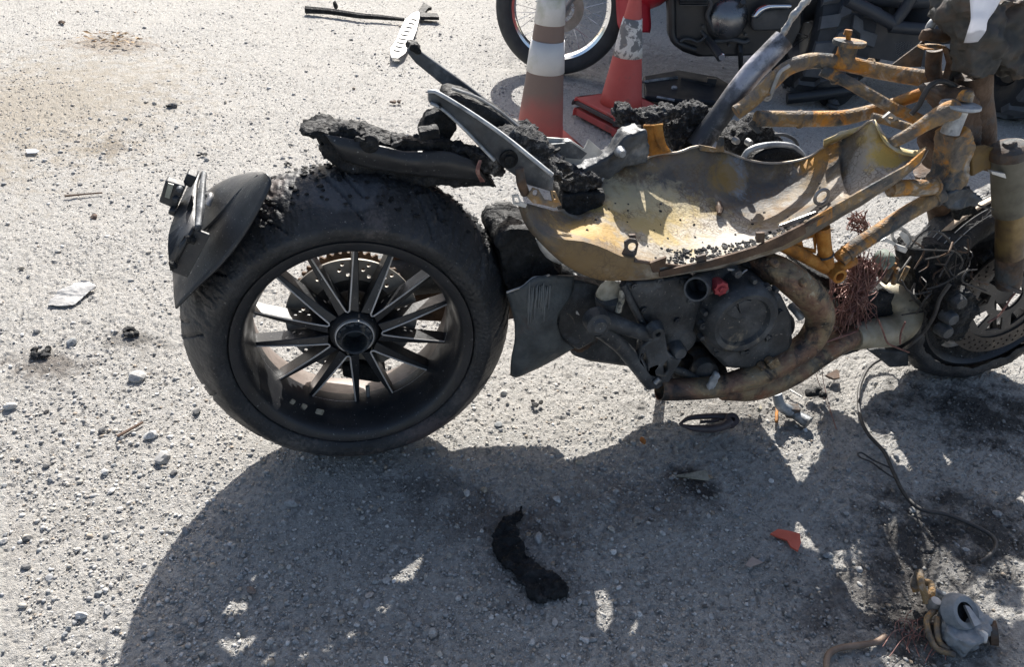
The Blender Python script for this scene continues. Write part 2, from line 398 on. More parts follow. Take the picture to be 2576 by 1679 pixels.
STAINS = [(D(1190, 1215), (.2, .08), (.1, .075, .06), .6), (D(1000, 1130), (.12, .05), SOOT, .5), (D(1240, 1330), (.11, .08), SOOT, .45),
          (D(1620, 1130), (.06, .08), SOOT, .9), (D(2290, 960), (.28, .15), SOOT, .9), (D(2130, 1260), (.15, .15), SOOT, .88),
          (D(2120, 1440), (.18, .11), SOOT, .9), (D(2300, 1230), (.15, .14), SOOT, .85), (D(1500, 1150), (.18, .09), (.13, .105, .09), .5),
          (D(100, 850), (.11, .06), (.12, .1, .085), .7), (D(300, 790), (.09, .05), (.1, .09, .08), .6), (D(250, 340), (.12, .1), (.2, .165, .125), .7),
          (D(260, 100), (.28, .2), (.24, .17, .11), .55), (D(60, 250), (.7, 1.0), (.34, .29, .22), .6), (D(1900, 900), (.08, .06), SOOT, .5),
          (D(1500, 150), (1.0, .55), (.17, .165, .16), .55), (D(1750, 960), (.3, .06), SOOT, .45), (D(2030, 1380), (.2, .1), (.1, .09, .085), .5)]
M_GROUND = ground_material()
def gz(x, y):
    z = 0.010 * vnoise(x * 1.3, y * 1.3, 1) + 0.006 * vnoise(x * 5, y * 5, 2)
    return z - 0.004
def ground():
    # rows get wider apart with distance, columns fan out, so grains stay sharp near the motorcycle
    ys = [.33]
    while ys[-1] < 9.5: ys.append(ys[-1] * 1.0052)
    ys = np.array([-60, -20, -6, -2, -.6, 0.1] + ys + list(np.geomspace(10, 400, 14)))
    us = np.concatenate([[-60, -20, -6, -2.5, -1.4], np.linspace(-1, 1, 840), [1.4, 2.5, 6, 20, 60]])
    Y = np.repeat(ys[:, None], len(us), 1); X = us[None] * (.55 + .78 * np.clip(ys, .3, 60))[:, None] + .12
    Z = gz(X, Y)
    fine = (np.abs(us)[None] < 1.01) & (Y > .3) & (Y < 9.6)
    g = 0.0030 * vnoise(X * 55, Y * 55, 3) + 0.0032 * vnoise(X * 110 + 9, Y * 110, 4) + 0.0030 * vnoise(X * 200, Y * 200 + 5, 5)
    pits = vnoise(X * 90 + 31, Y * 90, 6); g -= np.where(pits > .22, (pits - .22) * .022, 0)
    rough = .45 + .8 * np.clip(vnoise(X * 1.7, Y * 1.7, 15) + .5, 0, 1)
    Z = np.where(fine, Z + g * rough, -.004)
    nx, ny = len(us), len(ys); P = np.stack([X, Y, Z], -1).reshape(-1, 3)
    i = np.arange((ny - 1) * (nx - 1)); r = i // (nx - 1); c = i % (nx - 1); a = r * nx + c
    F = np.stack([a, a + 1, a + nx + 1, a + nx], -1)
    me = bpy.data.meshes.new('ground'); me.vertices.add(len(P)); me.vertices.foreach_set('co', P.ravel())
    me.loops.add(F.size); me.loops.foreach_set('vertex_index', F.ravel()); me.polygons.add(len(F))
    me.polygons.foreach_set('loop_start', np.arange(0, F.size, 4)); me.polygons.foreach_set('loop_total', np.full(len(F), 4))
    me.polygons.foreach_set('use_smooth', np.zeros(len(F), bool)); me.update(); me.validate()
    me.materials.append(M_GROUND); o = bpy.data.objects.new('ground', me); COL.objects.link(o); o['kind'] = 'structure'
ground()

def stone_material():
    m = bpy.data.materials.new('pebble'); m.use_nodes = True; N = m.node_tree.nodes; L = m.node_tree.links; p = N['Principled BSDF']
    at = N.new('ShaderNodeAttribute'); at.attribute_name = 'tint'
    tc = N.new('ShaderNodeTexCoord'); n = N.new('ShaderNodeTexNoise'); n.inputs['Scale'].default_value = 180; n.inputs['Detail'].default_value = 5
    L.new(tc.outputs['Object'], n.inputs['Vector']); mr = N.new('ShaderNodeMapRange'); mr.inputs[1].default_value = .3; mr.inputs[2].default_value = .7
    mr.inputs[3].default_value = .72; mr.inputs[4].default_value = 1.25; L.new(n.outputs['Fac'], mr.inputs[0])
    mx = N.new('ShaderNodeVectorMath'); mx.operation = 'SCALE'; L.new(at.outputs['Color'], mx.inputs[0]); L.new(mr.outputs[0], mx.inputs['Scale'])
    L.new(mx.outputs[0], p.inputs['Base Color']); p.inputs['Roughness'].default_value = .88; p.inputs['Specular IOR Level'].default_value = .3
    b = N.new('ShaderNodeBump'); b.inputs['Strength'].default_value = .4; b.inputs['Distance'].default_value = .002; L.new(n.outputs['Fac'], b.inputs['Height']); L.new(b.outputs[0], p.inputs['Normal'])
    return m
M_STONE = stone_material()
TINTS = np.array([(.36, .35, .33), (.30, .3, .3), (.25, .26, .265), (.40, .37, .32), (.5, .48, .45), (.2, .2, .2), (.36, .28, .2), (.28, .25, .22), (.44, .43, .41), (.62, .61, .59), (.12, .115, .11)])
TP = np.array([.15, .13, .12, .12, .13, .09, .05, .06, .08, .05, .02])
def settint(me, cols):
    a = me.color_attributes.new('tint', 'FLOAT_COLOR', 'POINT'); a.data.foreach_set('color', np.concatenate([cols, np.ones((len(cols), 1))], 1).ravel().astype(np.float32))
OCT = np.array([(1, 0, 0), (-1, 0, 0), (0, 1, 0), (0, -1, 0), (0, 0, 1), (0, 0, -1)], float); OCTF = [(0, 2, 4), (2, 1, 4), (1, 3, 4), (3, 0, 4), (2, 0, 5), (1, 2, 5), (3, 1, 5), (0, 3, 5)]
def scatter(name, label, n, yr, rr, power=2.0, octa=True, fall=1.0, dens=-.25):
    rg = np.random.default_rng(len(name) + n); base, bf = (OCT, OCTF) if octa else (ICO1, ICO1F); nb = len(base)
    y = yr[0] * (yr[1] / yr[0]) ** (rg.uniform(0, 1, n) ** fall); x = rg.uniform(-1, 1, n) * (.4 + .72 * y) + .1
    keep = vnoise(x * 2.1, y * 2.1, 11) + vnoise(x * 6, y * 6, 12) * .7 + rg.uniform(-.5, .5, n) > dens      # loose stones gather in drifts
    x = x[keep]; y = y[keep]; n = len(x)
    r = (rr[0] + (rr[1] - rr[0]) * rg.uniform(0, 1, n) ** power) * np.clip(y / 1.6, 1, 1.7)
    P = base[None] * (1 + rg.normal(0, .24 if octa else .15, (n, nb, 1))) + rg.normal(0, .12, (n, nb, 3))
    s = np.stack([r * rg.uniform(.8, 1.45, n), r * rg.uniform(.75, 1.2, n), r * rg.uniform(.5, .95, n)], -1)
    P = P * s[:, None, :]; a = rg.uniform(0, 6.28, n); ca, sa = np.cos(a)[:, None], np.sin(a)[:, None]
    Q = np.stack([P[..., 0] * ca - P[..., 1] * sa + x[:, None], P[..., 0] * sa + P[..., 1] * ca + y[:, None], P[..., 2] + (gz(x, y) + s[:, 2] * rg.uniform(.05, .55, n))[:, None]], -1)
    F = (np.array(bf)[None] + (np.arange(n) * nb)[:, None, None]).reshape(-1, 3)
    me = bpy.data.meshes.new(name); me.vertices.add(n * nb); me.vertices.foreach_set('co', Q.ravel())
    me.loops.add(F.size); me.loops.foreach_set('vertex_index', F.ravel()); me.polygons.add(len(F))
    me.polygons.foreach_set('loop_start', np.arange(0, F.size, 3)); me.polygons.foreach_set('loop_total', np.full(len(F), 3)); me.update(); me.validate()
    t = TINTS[rg.choice(len(TINTS), n, p=TP)] * rg.uniform(.8, 1.15, (n, 1)); t = .68 * t + .32 * np.array([.42, .405, .38])
    for st, sr, sc, sa in STAINS:      # soot and oil coat the stones lying in them too
        if max(sc) < .11:
            g_ = G(st); d2 = ((x - g_.x) / sr[0]) ** 2 + ((y - g_.y) / sr[1]) ** 2; t = t * (1 - .75 * sa * np.exp(-d2 * 1.1) * rg.uniform(.5, 1, n))[:, None]
    settint(me, np.repeat(t, nb, 0)); me.materials.append(M_STONE)
    o = bpy.data.objects.new(name, me); COL.objects.link(o); tag(o, label, 'gravel', kind='stuff')
scatter('fine_gravel', 'fine grey and tan grit covering the whole yard', 110000, (.5, 8.5), (.0011, .0030), 2.0)
scatter('coarse_gravel', 'coarser crushed pebbles spread over the yard', 5500, (.5, 7.5), (.0028, .0066), 3.2, False, 1.0, .0)
scatter('shaded_gravel', 'denser crushed gravel in the foreground below the motorcycle', 9000, (.55, 1.5), (.0018, .0052), 2.6, False, .9, -.3)

def stone(t, wpx, label, tint, seed, hgt=.6, group=None, asp=.8, rotz=None):
    p = G(t); p.z = float(gz(np.array(p.x), np.array(p.y)))
    s = wpx / FOC * (p - CPOS).dot(CF) / 2
    vs, fs = rockv((0, 0, s * hgt * .45), (s, s * asp, s * hgt), seed, 2, rotz=rotz)
    o = mk('stone', vs, fs, M_STONE, ang=14); o.location = p
    settint(o.data, np.tile(np.array(tint), (len(o.data.vertices), 1))); tag(o, label, 'stone', group); return o
GREY = (.33, .325, .315); BLUE = (.22, .232, .24); PALE = (.5, .49, .47); TAN = (.4, .34, .26); DARK = (.12, .12, .12)
STN = [(D(62, 1253), 34, 'dark angular stone at the left edge of the ground', DARK), (D(375, 1068), 52, 'largest grey stone of the cluster left of the rear tyre', GREY),
       (D(352, 1012), 44, 'pale flat stone behind the largest grey one, left of the rear tyre', PALE), (D(186, 1432), 40, 'white chunky stone near the lower left corner', PALE),
       (D(316, 878), 52, 'flat split grey slab stone right of the dark scorched patches', GREY), (D(166, 800), 36, 'blue grey stone beside the dark scorched patch', BLUE),
       (D(20, 948), 44, 'pale flat stone on the left edge', PALE), (D(402, 1100), 24, 'dark round stone just below the grey stone cluster', DARK),
       (D(456, 960), 30, 'dark stone close to the left side of the rear tyre', DARK), (D(1926, 1288), 36, 'smooth blue grey oval pebble below the orange chip', BLUE),
       (D(678, 1170), 40, 'grey stone in the shadow under the rear tyre', GREY), (D(1125, 1138), 26, 'tan stone right of the rear tyre in shade', TAN),
       (D(860, 1385), 26, 'pale pinkish stone below the small sunlit patch', (.48, .42, .37)), (D(582, 1372), 32, 'flat brown square stone in the lower left shade', (.24, .19, .16)),
       (D(1428, 1285), 22, 'white round pebble right of the burnt rubber strip', (.66, .64, .6)), (D(1250, 1252), 38, 'flat grey stone next to the top of the burnt rubber strip', GREY),
       (D(1002, 1040), 26, 'grey pebble touching the shadow at the foot of the rear tyre', GREY), (D(2320, 1190), 24, 'rounded grey stone at the right edge in shade', GREY),
       (D(400, 245), 28, 'small dark clod on the sunlit ground left of the tail', DARK), (D(105, 1083), 26, 'dark angular stone in sun at far left', DARK),
       (D(1540, 1240), 24, 'pale pebble in the middle of the shaded foreground', PALE), (D(2000, 1320), 24, 'grey pebble between the orange chip and the brake part', GREY),
       (D(238, 1000), 26, 'dark stone near the thin twig', DARK), (D(125, 998), 24, 'grey flat stone left of the thin twig', GREY),
       (D(218, 503), 24, 'dark brown pebble left of the number plate bracket', (.14, .1, .08)), (D(245, 1098), 30, 'pale stone left of the tyre shadow', PALE),
       (D(1770, 1300), 26, 'dull blue stone left of the orange chip', BLUE), (D(250, 1420), 28, 'flat grey stone near the lower left shadow edge', GREY),
       (D(60, 1320), 26, 'small dark stone above the lower left corner', DARK), (D(1345, 1072), 22, 'tan pebble under the footpeg bracket', TAN)]
for i, (t, s, l, c) in enumerate(STN): stone(t, s, l, c, 100 + i, .62, None, .55 + .4 * ((i * 37) % 10) / 10)
rg = random.Random(5); k = 0
PTONE = ['grey', 'mid grey', 'slate grey', 'tan', 'pale', 'dark grey', 'brownish', 'dull brown', 'light grey', 'white', 'black']
def plabel(t, ti):
    x, y = t
    if x < 460: zone = 'on the sunlit gravel at the left' + (', far back' if y < 560 else ' of the tyre' if y < 1150 else ', near the bottom')
    elif y < 560: zone = 'on the sunlit gravel beyond the tail'
    elif y < 1250: zone = 'under the engine by the shadow edge' if x < 2150 else 'in the shade of the front wheel'
    else: zone = 'in the foreground shade ' + ('left of the rubber strip' if x < 1200 else 'around the orange chip' if x < 2050 else 'near the brake caliper')
    return 'small %s pebble %s' % (PTONE[ti], zone)
while k < 170:
    t = (rg.uniform(0, PW), rg.uniform(250, PH))
    if 450 < t[0] < 1250 and 420 < t[1] < 1130 or t[0] > 1250 and t[1] < 950: continue
    dist = (G(t) - CPOS).length; ti = rg.choices(range(11), TP)[0]
    stone(t, rg.choice([13, 14, 16, 18, 21, 25]) * (1.0 if dist < 1.9 else .75), plabel(t, ti), tuple(TINTS[ti] * rg.uniform(.8, 1.1)), 500 + k,
          rg.uniform(.45, .75), 'loose pebbles on the gravel', rg.uniform(.6, 1)); k += 1

# ================================================================== BURNT MOTORCYCLE
bike = thing('burnt_motorcycle', 'burnt out motorcycle with rusted fuel tank shell and fat bare rear wheel', 'motorcycle')
bike.matrix_world = BM
AX = V((0, 0, .325))            # rear axle, bike coordinates
# ---- rear wheel
def rear_wheel():
    prof = [(.205, -.098), (.214, -.103), (.228, -.106), (.2305, -.1), (.228, -.094), (.219, -.088), (.209, -.08), (.206, -.062), (.2, -.05), (.198, -.02), (.196, .02), (.199, .05),
            (.205, .075), (.214, .088), (.228, .095), (.231, .1), (.228, .106), (.236, .104), (.236, .09), (.222, .08), (.212, .05), (.206, 0), (.212, -.05), (.222, -.08), (.236, -.09), (.236, -.102), (.228, -.1075)]
    prof = prof[1:]
    rim = lathe('rear_wheel', prof, AX, M_BARREL, bike, seg=128, closed=True)
    # near barrel face keeps its black paint
    lathe('rim_face', [(.2312, -.1085), (.2285, -.1092), (.215, -.1065), (.2112, -.1), (.2105, -.088), (.2062, -.079), (.2045, -.064), (.1985, -.052), (.1962, -.02), (.1955, .004), (.1935, .004), (.1935, -.052), (.2, -.066), (.203, -.085), (.2085, -.1035), (.2145, -.11), (.2295, -.112)],
          AX, M_WHEEL, rim, seg=128, closed=True)
    # tyre
    NT = 26; base = []
    for j in range(NT * 2 + 1):
        s = (j - NT) / NT; a = abs(s)
        r = .325 - .062 * a ** 2.1; lat = .121 * s
        base.append((r, lat))
    side_r = [(.256, .1225), (.249, .1215), (.241, .118), (.235, .1135), (.2315, .108)]
    prof = [(r, -h) for r, h in reversed(side_r)] + base + side_r
    ins = [(.235, .1), (.262, .104), (.30, .06), (.308, 0), (.30, -.06), (.262, -.104), (.235, -.1)]
    prof = prof + ins; i0 = len(side_r)
    def fn(a, j, r, h):
        q = j - i0
        if 0 <= q <= 2 * NT:
            s = (q - NT) / NT; A = abs(s)
            # curved rain grooves, one sweep per pitch on each side
            for off, lo, hi in ((0, .3, .92), (.22, .12, .62)):
                ph = (a / (2 * pi) * 13 + off + (.5 if s > 0 else 0) + .55 * A ** 1.6) % 1
                if lo < A < hi and abs(ph - .5) < .026: r -= .006
            am = (.0035 * float(vnoise(np.array(a * 30.), np.array(s * 6.), 21)) + .0035 * float(vnoise(np.array(a * 95.), np.array(s * 22.), 22))) * (1 if .2 < a < 2.9 else .35)
            r += am
            # melted lump high on the tread, under the tail
            dd = ((a - 1.93) / .16) ** 2 + ((s + .15) / .4) ** 2
            if dd < 1: r += .006 * (1 - dd) * (.6 + vnoise(np.array(a * 60.), np.array(s * 9.), 4))
        if a > pi:   # settled where it carries the bike
            zb = .325 + r * sin(a)
            if zb < .004: r = (.321) / max(.2, -sin(a))
        return r, h
    lathe('tyre', prof, AX, M_RUBBER, rim, seg=760, fn=fn, closed=True, ang=60)
    # spokes: seven pairs
    def pol(r, a): return V((r * cos(a), 0, r * sin(a)))
    for k in range(7):
        ac = radians(-3 + k * 360 / 7); edges = []
        for sgn in (-1, 1):
            i0, i1 = pol(.056, ac + sgn * radians(2.5)), pol(.1955, ac + sgn * radians(13.4))
            o0, o1 = pol(.05, ac + sgn * radians(23.5)), pol(.1955, ac + sgn * radians(15.9))
            n = 8; vs = []; fs = []; ed = []
            for i in range(n):
                u = i / (n - 1); a_ = i0.lerp(i1, u); b_ = o0.lerp(o1, u); mid = (a_ + b_) * .5
                yf = -.054 + .031 * u ** 1.2; yb = yf + .036
                vs += [AX + a_ + V((0, yf, 0)), AX + b_ + V((0, yf + .002, 0)), AX + mid + (b_ - mid) * 1.1 + V((0, yb, 0)), AX + mid + (a_ - mid) * 1.15 + V((0, yb, 0))]
                ed.append(AX + a_ + (b_ - a_).normalized() * .0012 + V((0, yf - .0009, 0)))
            for i in range(n - 1):
                for q in range(4): a0 = i * 4 + q; b0 = i * 4 + (q + 1) % 4; fs.append((a0, b0, b0 + 4, a0 + 4))
            fs += [(3, 2, 1, 0), tuple((n - 1) * 4 + q for q in range(4))]
            mk('spoke', vs, fs, M_WHEEL, rim, ang=30, bevel=.0012); edges.append(ed)
        path = list(reversed(edges[0])) + [AX + pol(.0535, ac) + V((0, -.0555, 0))] + edges[1]
        vs, fs = tubev(path, .0017, 6); mk('machined_edge', vs, fs, M_TRIM, rim)
        arc = [AX + V((.1948 * cos(ac + radians(q)), -.0235, .1948 * sin(ac + radians(q)))) for q in np.linspace(-13.4, 13.4, 9)]
        vs, fs = tubev(arc, .0015, 6); mk('machined_edge', vs, fs, M_TRIM, rim)
    lathe('hub', [(0, -.03), (.024, -.03), (.03, -.056), (.037, -.06), (.042, -.06), (.045, -.056), (.05, -.046), (.053, -.02), (.052, .03), (.045, .05), (0, .05)], AX, M_WHEEL, rim, seg=64, ang=45)
    lathe('hub_ring', [(.0355, -.058), (.0355, -.0662), (.0368, -.067), (.0382, -.0662), (.0388, -.06)], AX, M_TRIM, rim, seg=64)
    def crown(a, j, r, h):
        if j in (1, 2) and (int(a / (2 * pi) * 24) % 2): h += .005
        return r, h
    lathe('hub_nut', [(.035, -.05), (.034, -.07), (.0295, -.072), (.028, -.085), (.026, -.0865), (.0235, -.083), (.023, -.05), (.022, -.032), (0, -.031)], AX, M_ENG, rim, seg=96, fn=crown, ang=30)
    # brake disc with drilled holes
    ND = 96; outer = circ(AX + V((0, .013, 0)), .1335, ND); inner = circ(AX + V((0, .013, 0)), .088, 48)
    holes = [inner]
    for k in range(30):
        for r, off in ((.124, 0), (.112, .33), (.1, .66)):
            if (k % 3) * .33 // 1 == 0 and (k + int(off * 3)) % 2 == 0:
                a = 2 * pi * (k + off) / 30; holes.append(circ(AX + V((r * cos(a), .013, r * sin(a))), .0042, 8))
    plate('brake_disc', outer, YB, .005, M_DISC, rim, holes, ang=30)
    lathe('disc_carrier', [(.06, .018), (.092, .02), (.092, .03), (.06, .03)], AX, M_WHEEL, rim, seg=48, closed=True)
    # far side sprocket and carrier seen through the spokes
    tooth = []
    for k in range(43 * 4):
        a = 2 * pi * k / (43 * 4); tooth.append(AX + V((1, 0, 0)) * ((.118 if k % 4 < 2 else .111) * cos(a)) + V((0, 0, 1)) * ((.118 if k % 4 < 2 else .111) * sin(a)) + V((0, .085, 0)))
    plate('sprocket', tooth, YB, .006, M_RUSTB, rim, [circ(AX + V((0, .085, 0)), .07, 32)])
    tube('valve_stem', [AX + V((.02, -.01, -.197)), AX + V((.02, -.012, -.165))], .0045, M_STEEL, rim, n=4)
    box('balance_weight', AX + V((-.117, -.068, -.166)), (.011, .006, .026), M_CREAM, rim, rot=Matrix.Rotation(.6, 3, 'Y'), bevel=.001)
    box('balance_weight', AX + V((-.138, -.068, -.149)), (.009, .006, .022), M_CREAM, rim, rot=Matrix.Rotation(.75, 3, 'Y'), bevel=.001)
    box('balance_weight', AX + V((-.085, -.068, -.183)), (.017, .006, .025), M_CREAM, rim, rot=Matrix.Rotation(.43, 3, 'Y'), bevel=.003)
    return rim
rear_wheel()
# far single-sided swingarm, axle carrier and caliper
arm = tube('swingarm', [V((.0, .14, .325)), V((.12, .15, .34)), V((.28, .12, .36)), V((.45, .06, .36)), V((.52, .0, .36))], [.055, .05, .05, .055, .06], M_ENG, bike, n=20, seg=18)
bplate('shadow_gap_plate', [], 0, 0, M_ENG, arm) if False else plate('shadow_gap_plate', [V(q) for q in ((.05, .15, .24), (.3, .15, .20), (.5, .15, .22), (.58, .15, .36), (.5, .15, .43), (.3, .15, .44), (.1, .15, .42))], YB, .03, M_RUSTB, arm, bevel=.006)  # hidden plate added to close a lit gap in the motorcycle's shadow
lathe('axle_carrier', [(0, .03), (.05, .03), (.062, .06), (.07, .12), (.07, .18), (.05, .2), (0, .2)], AX, M_ENG, arm, seg=32)
mk('rear_caliper', *join([boxv(AX + V((.02, .02, -.135)), (.075, .05, .045), Matrix.Rotation(.3, 3, 'Y')), boxv(AX + V((-.015, .02, -.125)), (.03, .06, .03))]), M_CHAR, bike, bevel=.006)

# ---- rear mudguard and number plate bracket
fen = loft('rear_mudguard', [
    [B(D(409, 718), -.125), B(D(455, 672), -.128), B(D(512, 618), -.13), B(D(562, 556), -.13), B(D(602, 488), -.128), B(D(627, 436), -.12), B(D(629, 414), -.11), B(D(618, 404), -.1)],
    [B(D(406, 690), -.08), B(D(436, 640), -.085), B(D(486, 580), -.09), B(D(532, 522), -.09), B(D(570, 462), -.085), B(D(600, 420), -.08), B(D(614, 406), -.075), B(D(614, 402), -.07)],
    [B(D(404, 650), -.03), B(D(424, 606), -.035), B(D(458, 560), -.04), B(D(508, 500), -.04), B(D(548, 446), -.04), B(D(582, 414), -.035), B(D(604, 404), -.03), B(D(610, 401), -.03)],
    [B(D(402, 620), .03), B(D(414, 572), .03), B(D(444, 520), .03), B(D(484, 466), .03), B(D(520, 430), .03), B(D(556, 411), .03), B(D(590, 403), .03), B(D(606, 401), .02)],
    [B(D(404, 600), .08), B(D(412, 552), .09), B(D(438, 500), .09), B(D(470, 458), .09), B(D(504, 430), .09), B(D(544, 411), .08), B(D(580, 403), .07), B(D(602, 401), .06)]],
    28, M_BLKPL, bike, th=.003, rows=22, ang=70)
tube('mudguard_ridge', [B(D(462, 545), -.045), B(D(506, 506), -.047), B(D(556, 450), -.052), B(D(600, 408), -.055)], [.001, .004, .005, .002], M_BLKPL, fen, seg=8)
# bracket: a bar across the bike seen end on, flap nearest us
plb = plate('number_plate_bracket', [B(D(451, 530), -.115), B(D(489, 545), -.12), B(D(436, 644), -.12), B(D(399, 630), -.115)], (B(D(489, 545), -.12) - B(D(399, 630), -.12)).cross(B(D(436, 644), -.12) - B(D(489, 545), -.12)), .008, M_BLKPL, bike, bevel=.002)
fl = [B(D(399, 630), -.115), B(D(451, 530), -.115), B(D(456, 470), -.02), B(D(467, 403), .1), B(D(456, 404), .1), B(D(442, 431), .05), B(D(410, 500), -.03), B(D(392, 552), -.075)]
c = sum(fl, V()) / len(fl)
vs, fs = [], []
loft('plate_back', [[B(D(399, 630), -.12), B(D(393, 556), -.09), B(D(410, 500), -.03), B(D(440, 433), .06), B(D(457, 402), .11)],
                    [B(D(424, 580), -.125), B(D(420, 540), -.085), B(D(432, 488), -.03), B(D(452, 430), .06), B(D(464, 400), .11)],
                    [B(D(451, 530), -.12), B(D(455, 512), -.085), B(D(456, 470), -.02), B(D(460, 430), .06), B(D(468, 400), .11)]], 14, M_BLKPL, plb, th=.006)
loft('lit_edge_bar', [[B(D(452, 531), -.125), B(D(458, 495), -.07), B(D(462, 450), .01), B(D(468, 400), .11)], [B(D(468, 532), -.12), B(D(473, 490), -.07), B(D(477, 446), .01), B(D(480, 407), .11)]], 14, M_ALUD, plb, th=.012, bevel=.003)
for a, b, cc, d in (((420, 566), (436, 540), (441, 556), (428, 584)), ((441, 478), (452, 446), (456, 470), (447, 500))):
    plate('slot_edge', [B(D(*q), -.10 if a[1] > 500 else -.03) - V((.003, .012, 0)) for q in (a, b, cc, d)], YB, .004, M_CHAR, plb)
lb = mk('plate_lamp', *join([platev([B(D(*q), .0) for q in ((387, 414), (434, 429), (411, 482), (371, 465))], YB, .022)]), M_BLKPL, plb, bevel=.003)
plate('lamp_lens', [B(D(*q), -.027) for q in ((391, 424), (405, 428), (394, 462), (382, 458))], YB, .004, M_CREAM, lb) if False else None
plate('mount_tab', [B(D(*q), .02) for q in ((437, 396), (461, 406), (446, 431), (427, 420))], YB, .03, M_BLKPL, plb, bevel=.003)
plate('mount_tab', [B(D(*q), -.01) for q in ((397, 478), (414, 483), (410, 498), (392, 490))], YB, .03, M_BLKPL, plb, bevel=.003)
for q in ((418, 440), (409, 463)):
    lathe('screw', [(0, -.006), (.004, -.006), (.006, -.002), (.006, .004)], B(D(*q), -.013), M_ALUD, plb, seg=12)
lens = [B(D(*q), -.0125) for q in ((391, 425), (404, 429), (394, 461), (383, 457))]
plate('lamp_lens', lens, YB, .004, mat('dirty_lens', [(.2, .21, .17), (.32, .33, .27)], 40, .4), plb)
tube('plate_stay', [B(D(470, 460), .02), B(D(490, 455), -.01), B(D(480, 480), -.03)], .006, M_STEEL, plb, n=8)
for q in ((441, 556, -.125), (398, 614, -.13)):
    for i in range(2):
        vs, fs = rockv(B(D(q[0] + i * 5, q[1] + i * 4), q[2]), (.007, .006, .008), 40 + i + q[0]); mk('melted_lump', vs, fs, M_CHAR, plb)

# ---- charred tail
tail = bplate('charred_tail', [D(*q) for q in ((700, 292), (740, 284), (775, 291), (812, 290), (850, 303), (905, 315), (950, 332), (1000, 330), (1045, 345), (1090, 365), (1125, 392), (1150, 418), (1120, 421), (1060, 420), (985, 411), (930, 406), (850, 396), (790, 372), (748, 352), (738, 330), (757, 322), (735, 309), (702, 305))],
              .02, .08, M_CHAR, bike, remesh=.005, disp=[(.022, .04), (.012, .012)])
bplate('tail_tip', [D(*q) for q in ((692, 298), (712, 288), (755, 285), (768, 293), (752, 307), (715, 309))], .02, .04, M_CHAR, tail, remesh=.005, disp=[(.006, .03)])
tailf = loft('tail_side_panel', [[B(D(755, 312), -0.022), B(D(810, 322), -0.027), B(D(880, 338), -0.032), B(D(950, 352), -0.032), B(D(1040, 352), -0.032), B(D(1100, 372), -0.032)],
                       [B(D(775, 340), -0.032), B(D(830, 350), -0.037), B(D(890, 366), -0.042), B(D(960, 378), -0.042), B(D(1050, 384), -0.042), B(D(1115, 398), -0.037)],
                       [B(D(792, 366), -0.022), B(D(850, 388), -0.029), B(D(910, 400), -0.032), B(D(985, 408), -0.032), B(D(1060, 415), -0.032), B(D(1130, 418), -0.027)]], 30, M_BLKPL, bike, th=.004, rows=12, disp=[(.006, .04)])
lathe('bolt_boss', [(0, -.006), (.010, -.006), (.016, -.004), (.017, .004)], B(D(859, 334), -.04), M_CHAR, tailf, seg=20)
for q in (((905, 318), (1010, 322), (1042, 318), (1050, 336), (1030, 352), (980, 350), (930, 345)), ((760, 300), (800, 286), (830, 292), (850, 306), (820, 316), (780, 312)), ((1020, 330), (1090, 340), (1150, 365), (1172, 392), (1160, 408), (1100, 380), (1050, 358))):
    bplate('melted_edge', [D(*e) for e in q], .0, .04, M_CRUST if q[0][0] > 1000 else M_CHAR, tail, remesh=.004, disp=[(.02, .02), (.012, .007)])
bplate('under_seat_box', [D(*q) for q in ((972, 305), (990, 258), (1030, 250), (1060, 290), (1040, 330), (985, 330))], .03, .03, M_CHAR, bike, remesh=.005, disp=[(.012, .02)])
bplate('relay_box', [D(*q) for q in ((972, 300), (1018, 292), (1022, 316), (975, 322))], -.03, .03, M_CHAR, bike, remesh=.004, disp=[(.006, .02)])
# subframe rails
nr = bplate('subframe_rail', [R2(*q) for q in ((945, 452), (965, 448), (1022, 466), (1400, 712), (1772, 1012), (1768, 1110), (1600, 1060), (1460, 960), (1390, 900), (1190, 700), (1030, 565), (945, 515))], -.115, .016, M_ALUD, bike, bevel=.003)
loft('rail_flange', [[B(R2(*q), -.135) for q in ((940, 452), (1022, 470), (1400, 714), (1772, 1014))], [B(R2(*q), -.105) for q in ((950, 448), (1024, 462), (1402, 704), (1774, 1000))]], 24, M_ALU, nr, th=.005)
loft('rail_flange', [[B(R2(*q), -.132) for q in ((960, 530), (1040, 572), (1190, 710), (1385, 915))], [B(R2(*q), -.12) for q in ((962, 515), (1040, 560), (1192, 698), (1388, 900))]], 18, M_ALU, nr, th=.004)
for q in ((1480, 900, .016), (1020, 545, .004)): lathe('bolt_boss', [(0, -.008), (q[2] * .5, -.008), (q[2] * .6, -.003), (q[2], -.003), (q[2], .006)], B(R2(q[0], q[1]), -.125), M_CHAR, nr, seg=20)
fr = bplate('subframe_rail', [R2(*q) for q in ((798, 180), (830, 128), (892, 178), (1200, 400), (1420, 570), (1600, 700), (1560, 740), (1300, 590), (1085, 440), (860, 255))], .115, .02, M_ALUD, bike, bevel=.003)
bplate('rail_end', [R2(*q) for q in ((805, 160), (820, 118), (870, 130), (895, 180), (860, 185))], .115, .035, M_CHAR, fr, remesh=.004, disp=[(.012, .02)])
bplate('seat_tray', [R2(*q) for q in ((1030, 470), (1060, 428), (1100, 425), (1320, 520), (1440, 590), (1560, 690), (1440, 720), (1300, 640), (1100, 520))], .03, .09, M_CHAR, bike, remesh=.006, disp=[(.012, .03)])
tube('tray_edge', [B(R2(*q), .0) for q in ((1100, 428), (1250, 480), (1340, 530), (1430, 590), (1545, 685))], .003, M_STEEL, bike, n=16, seg=6)
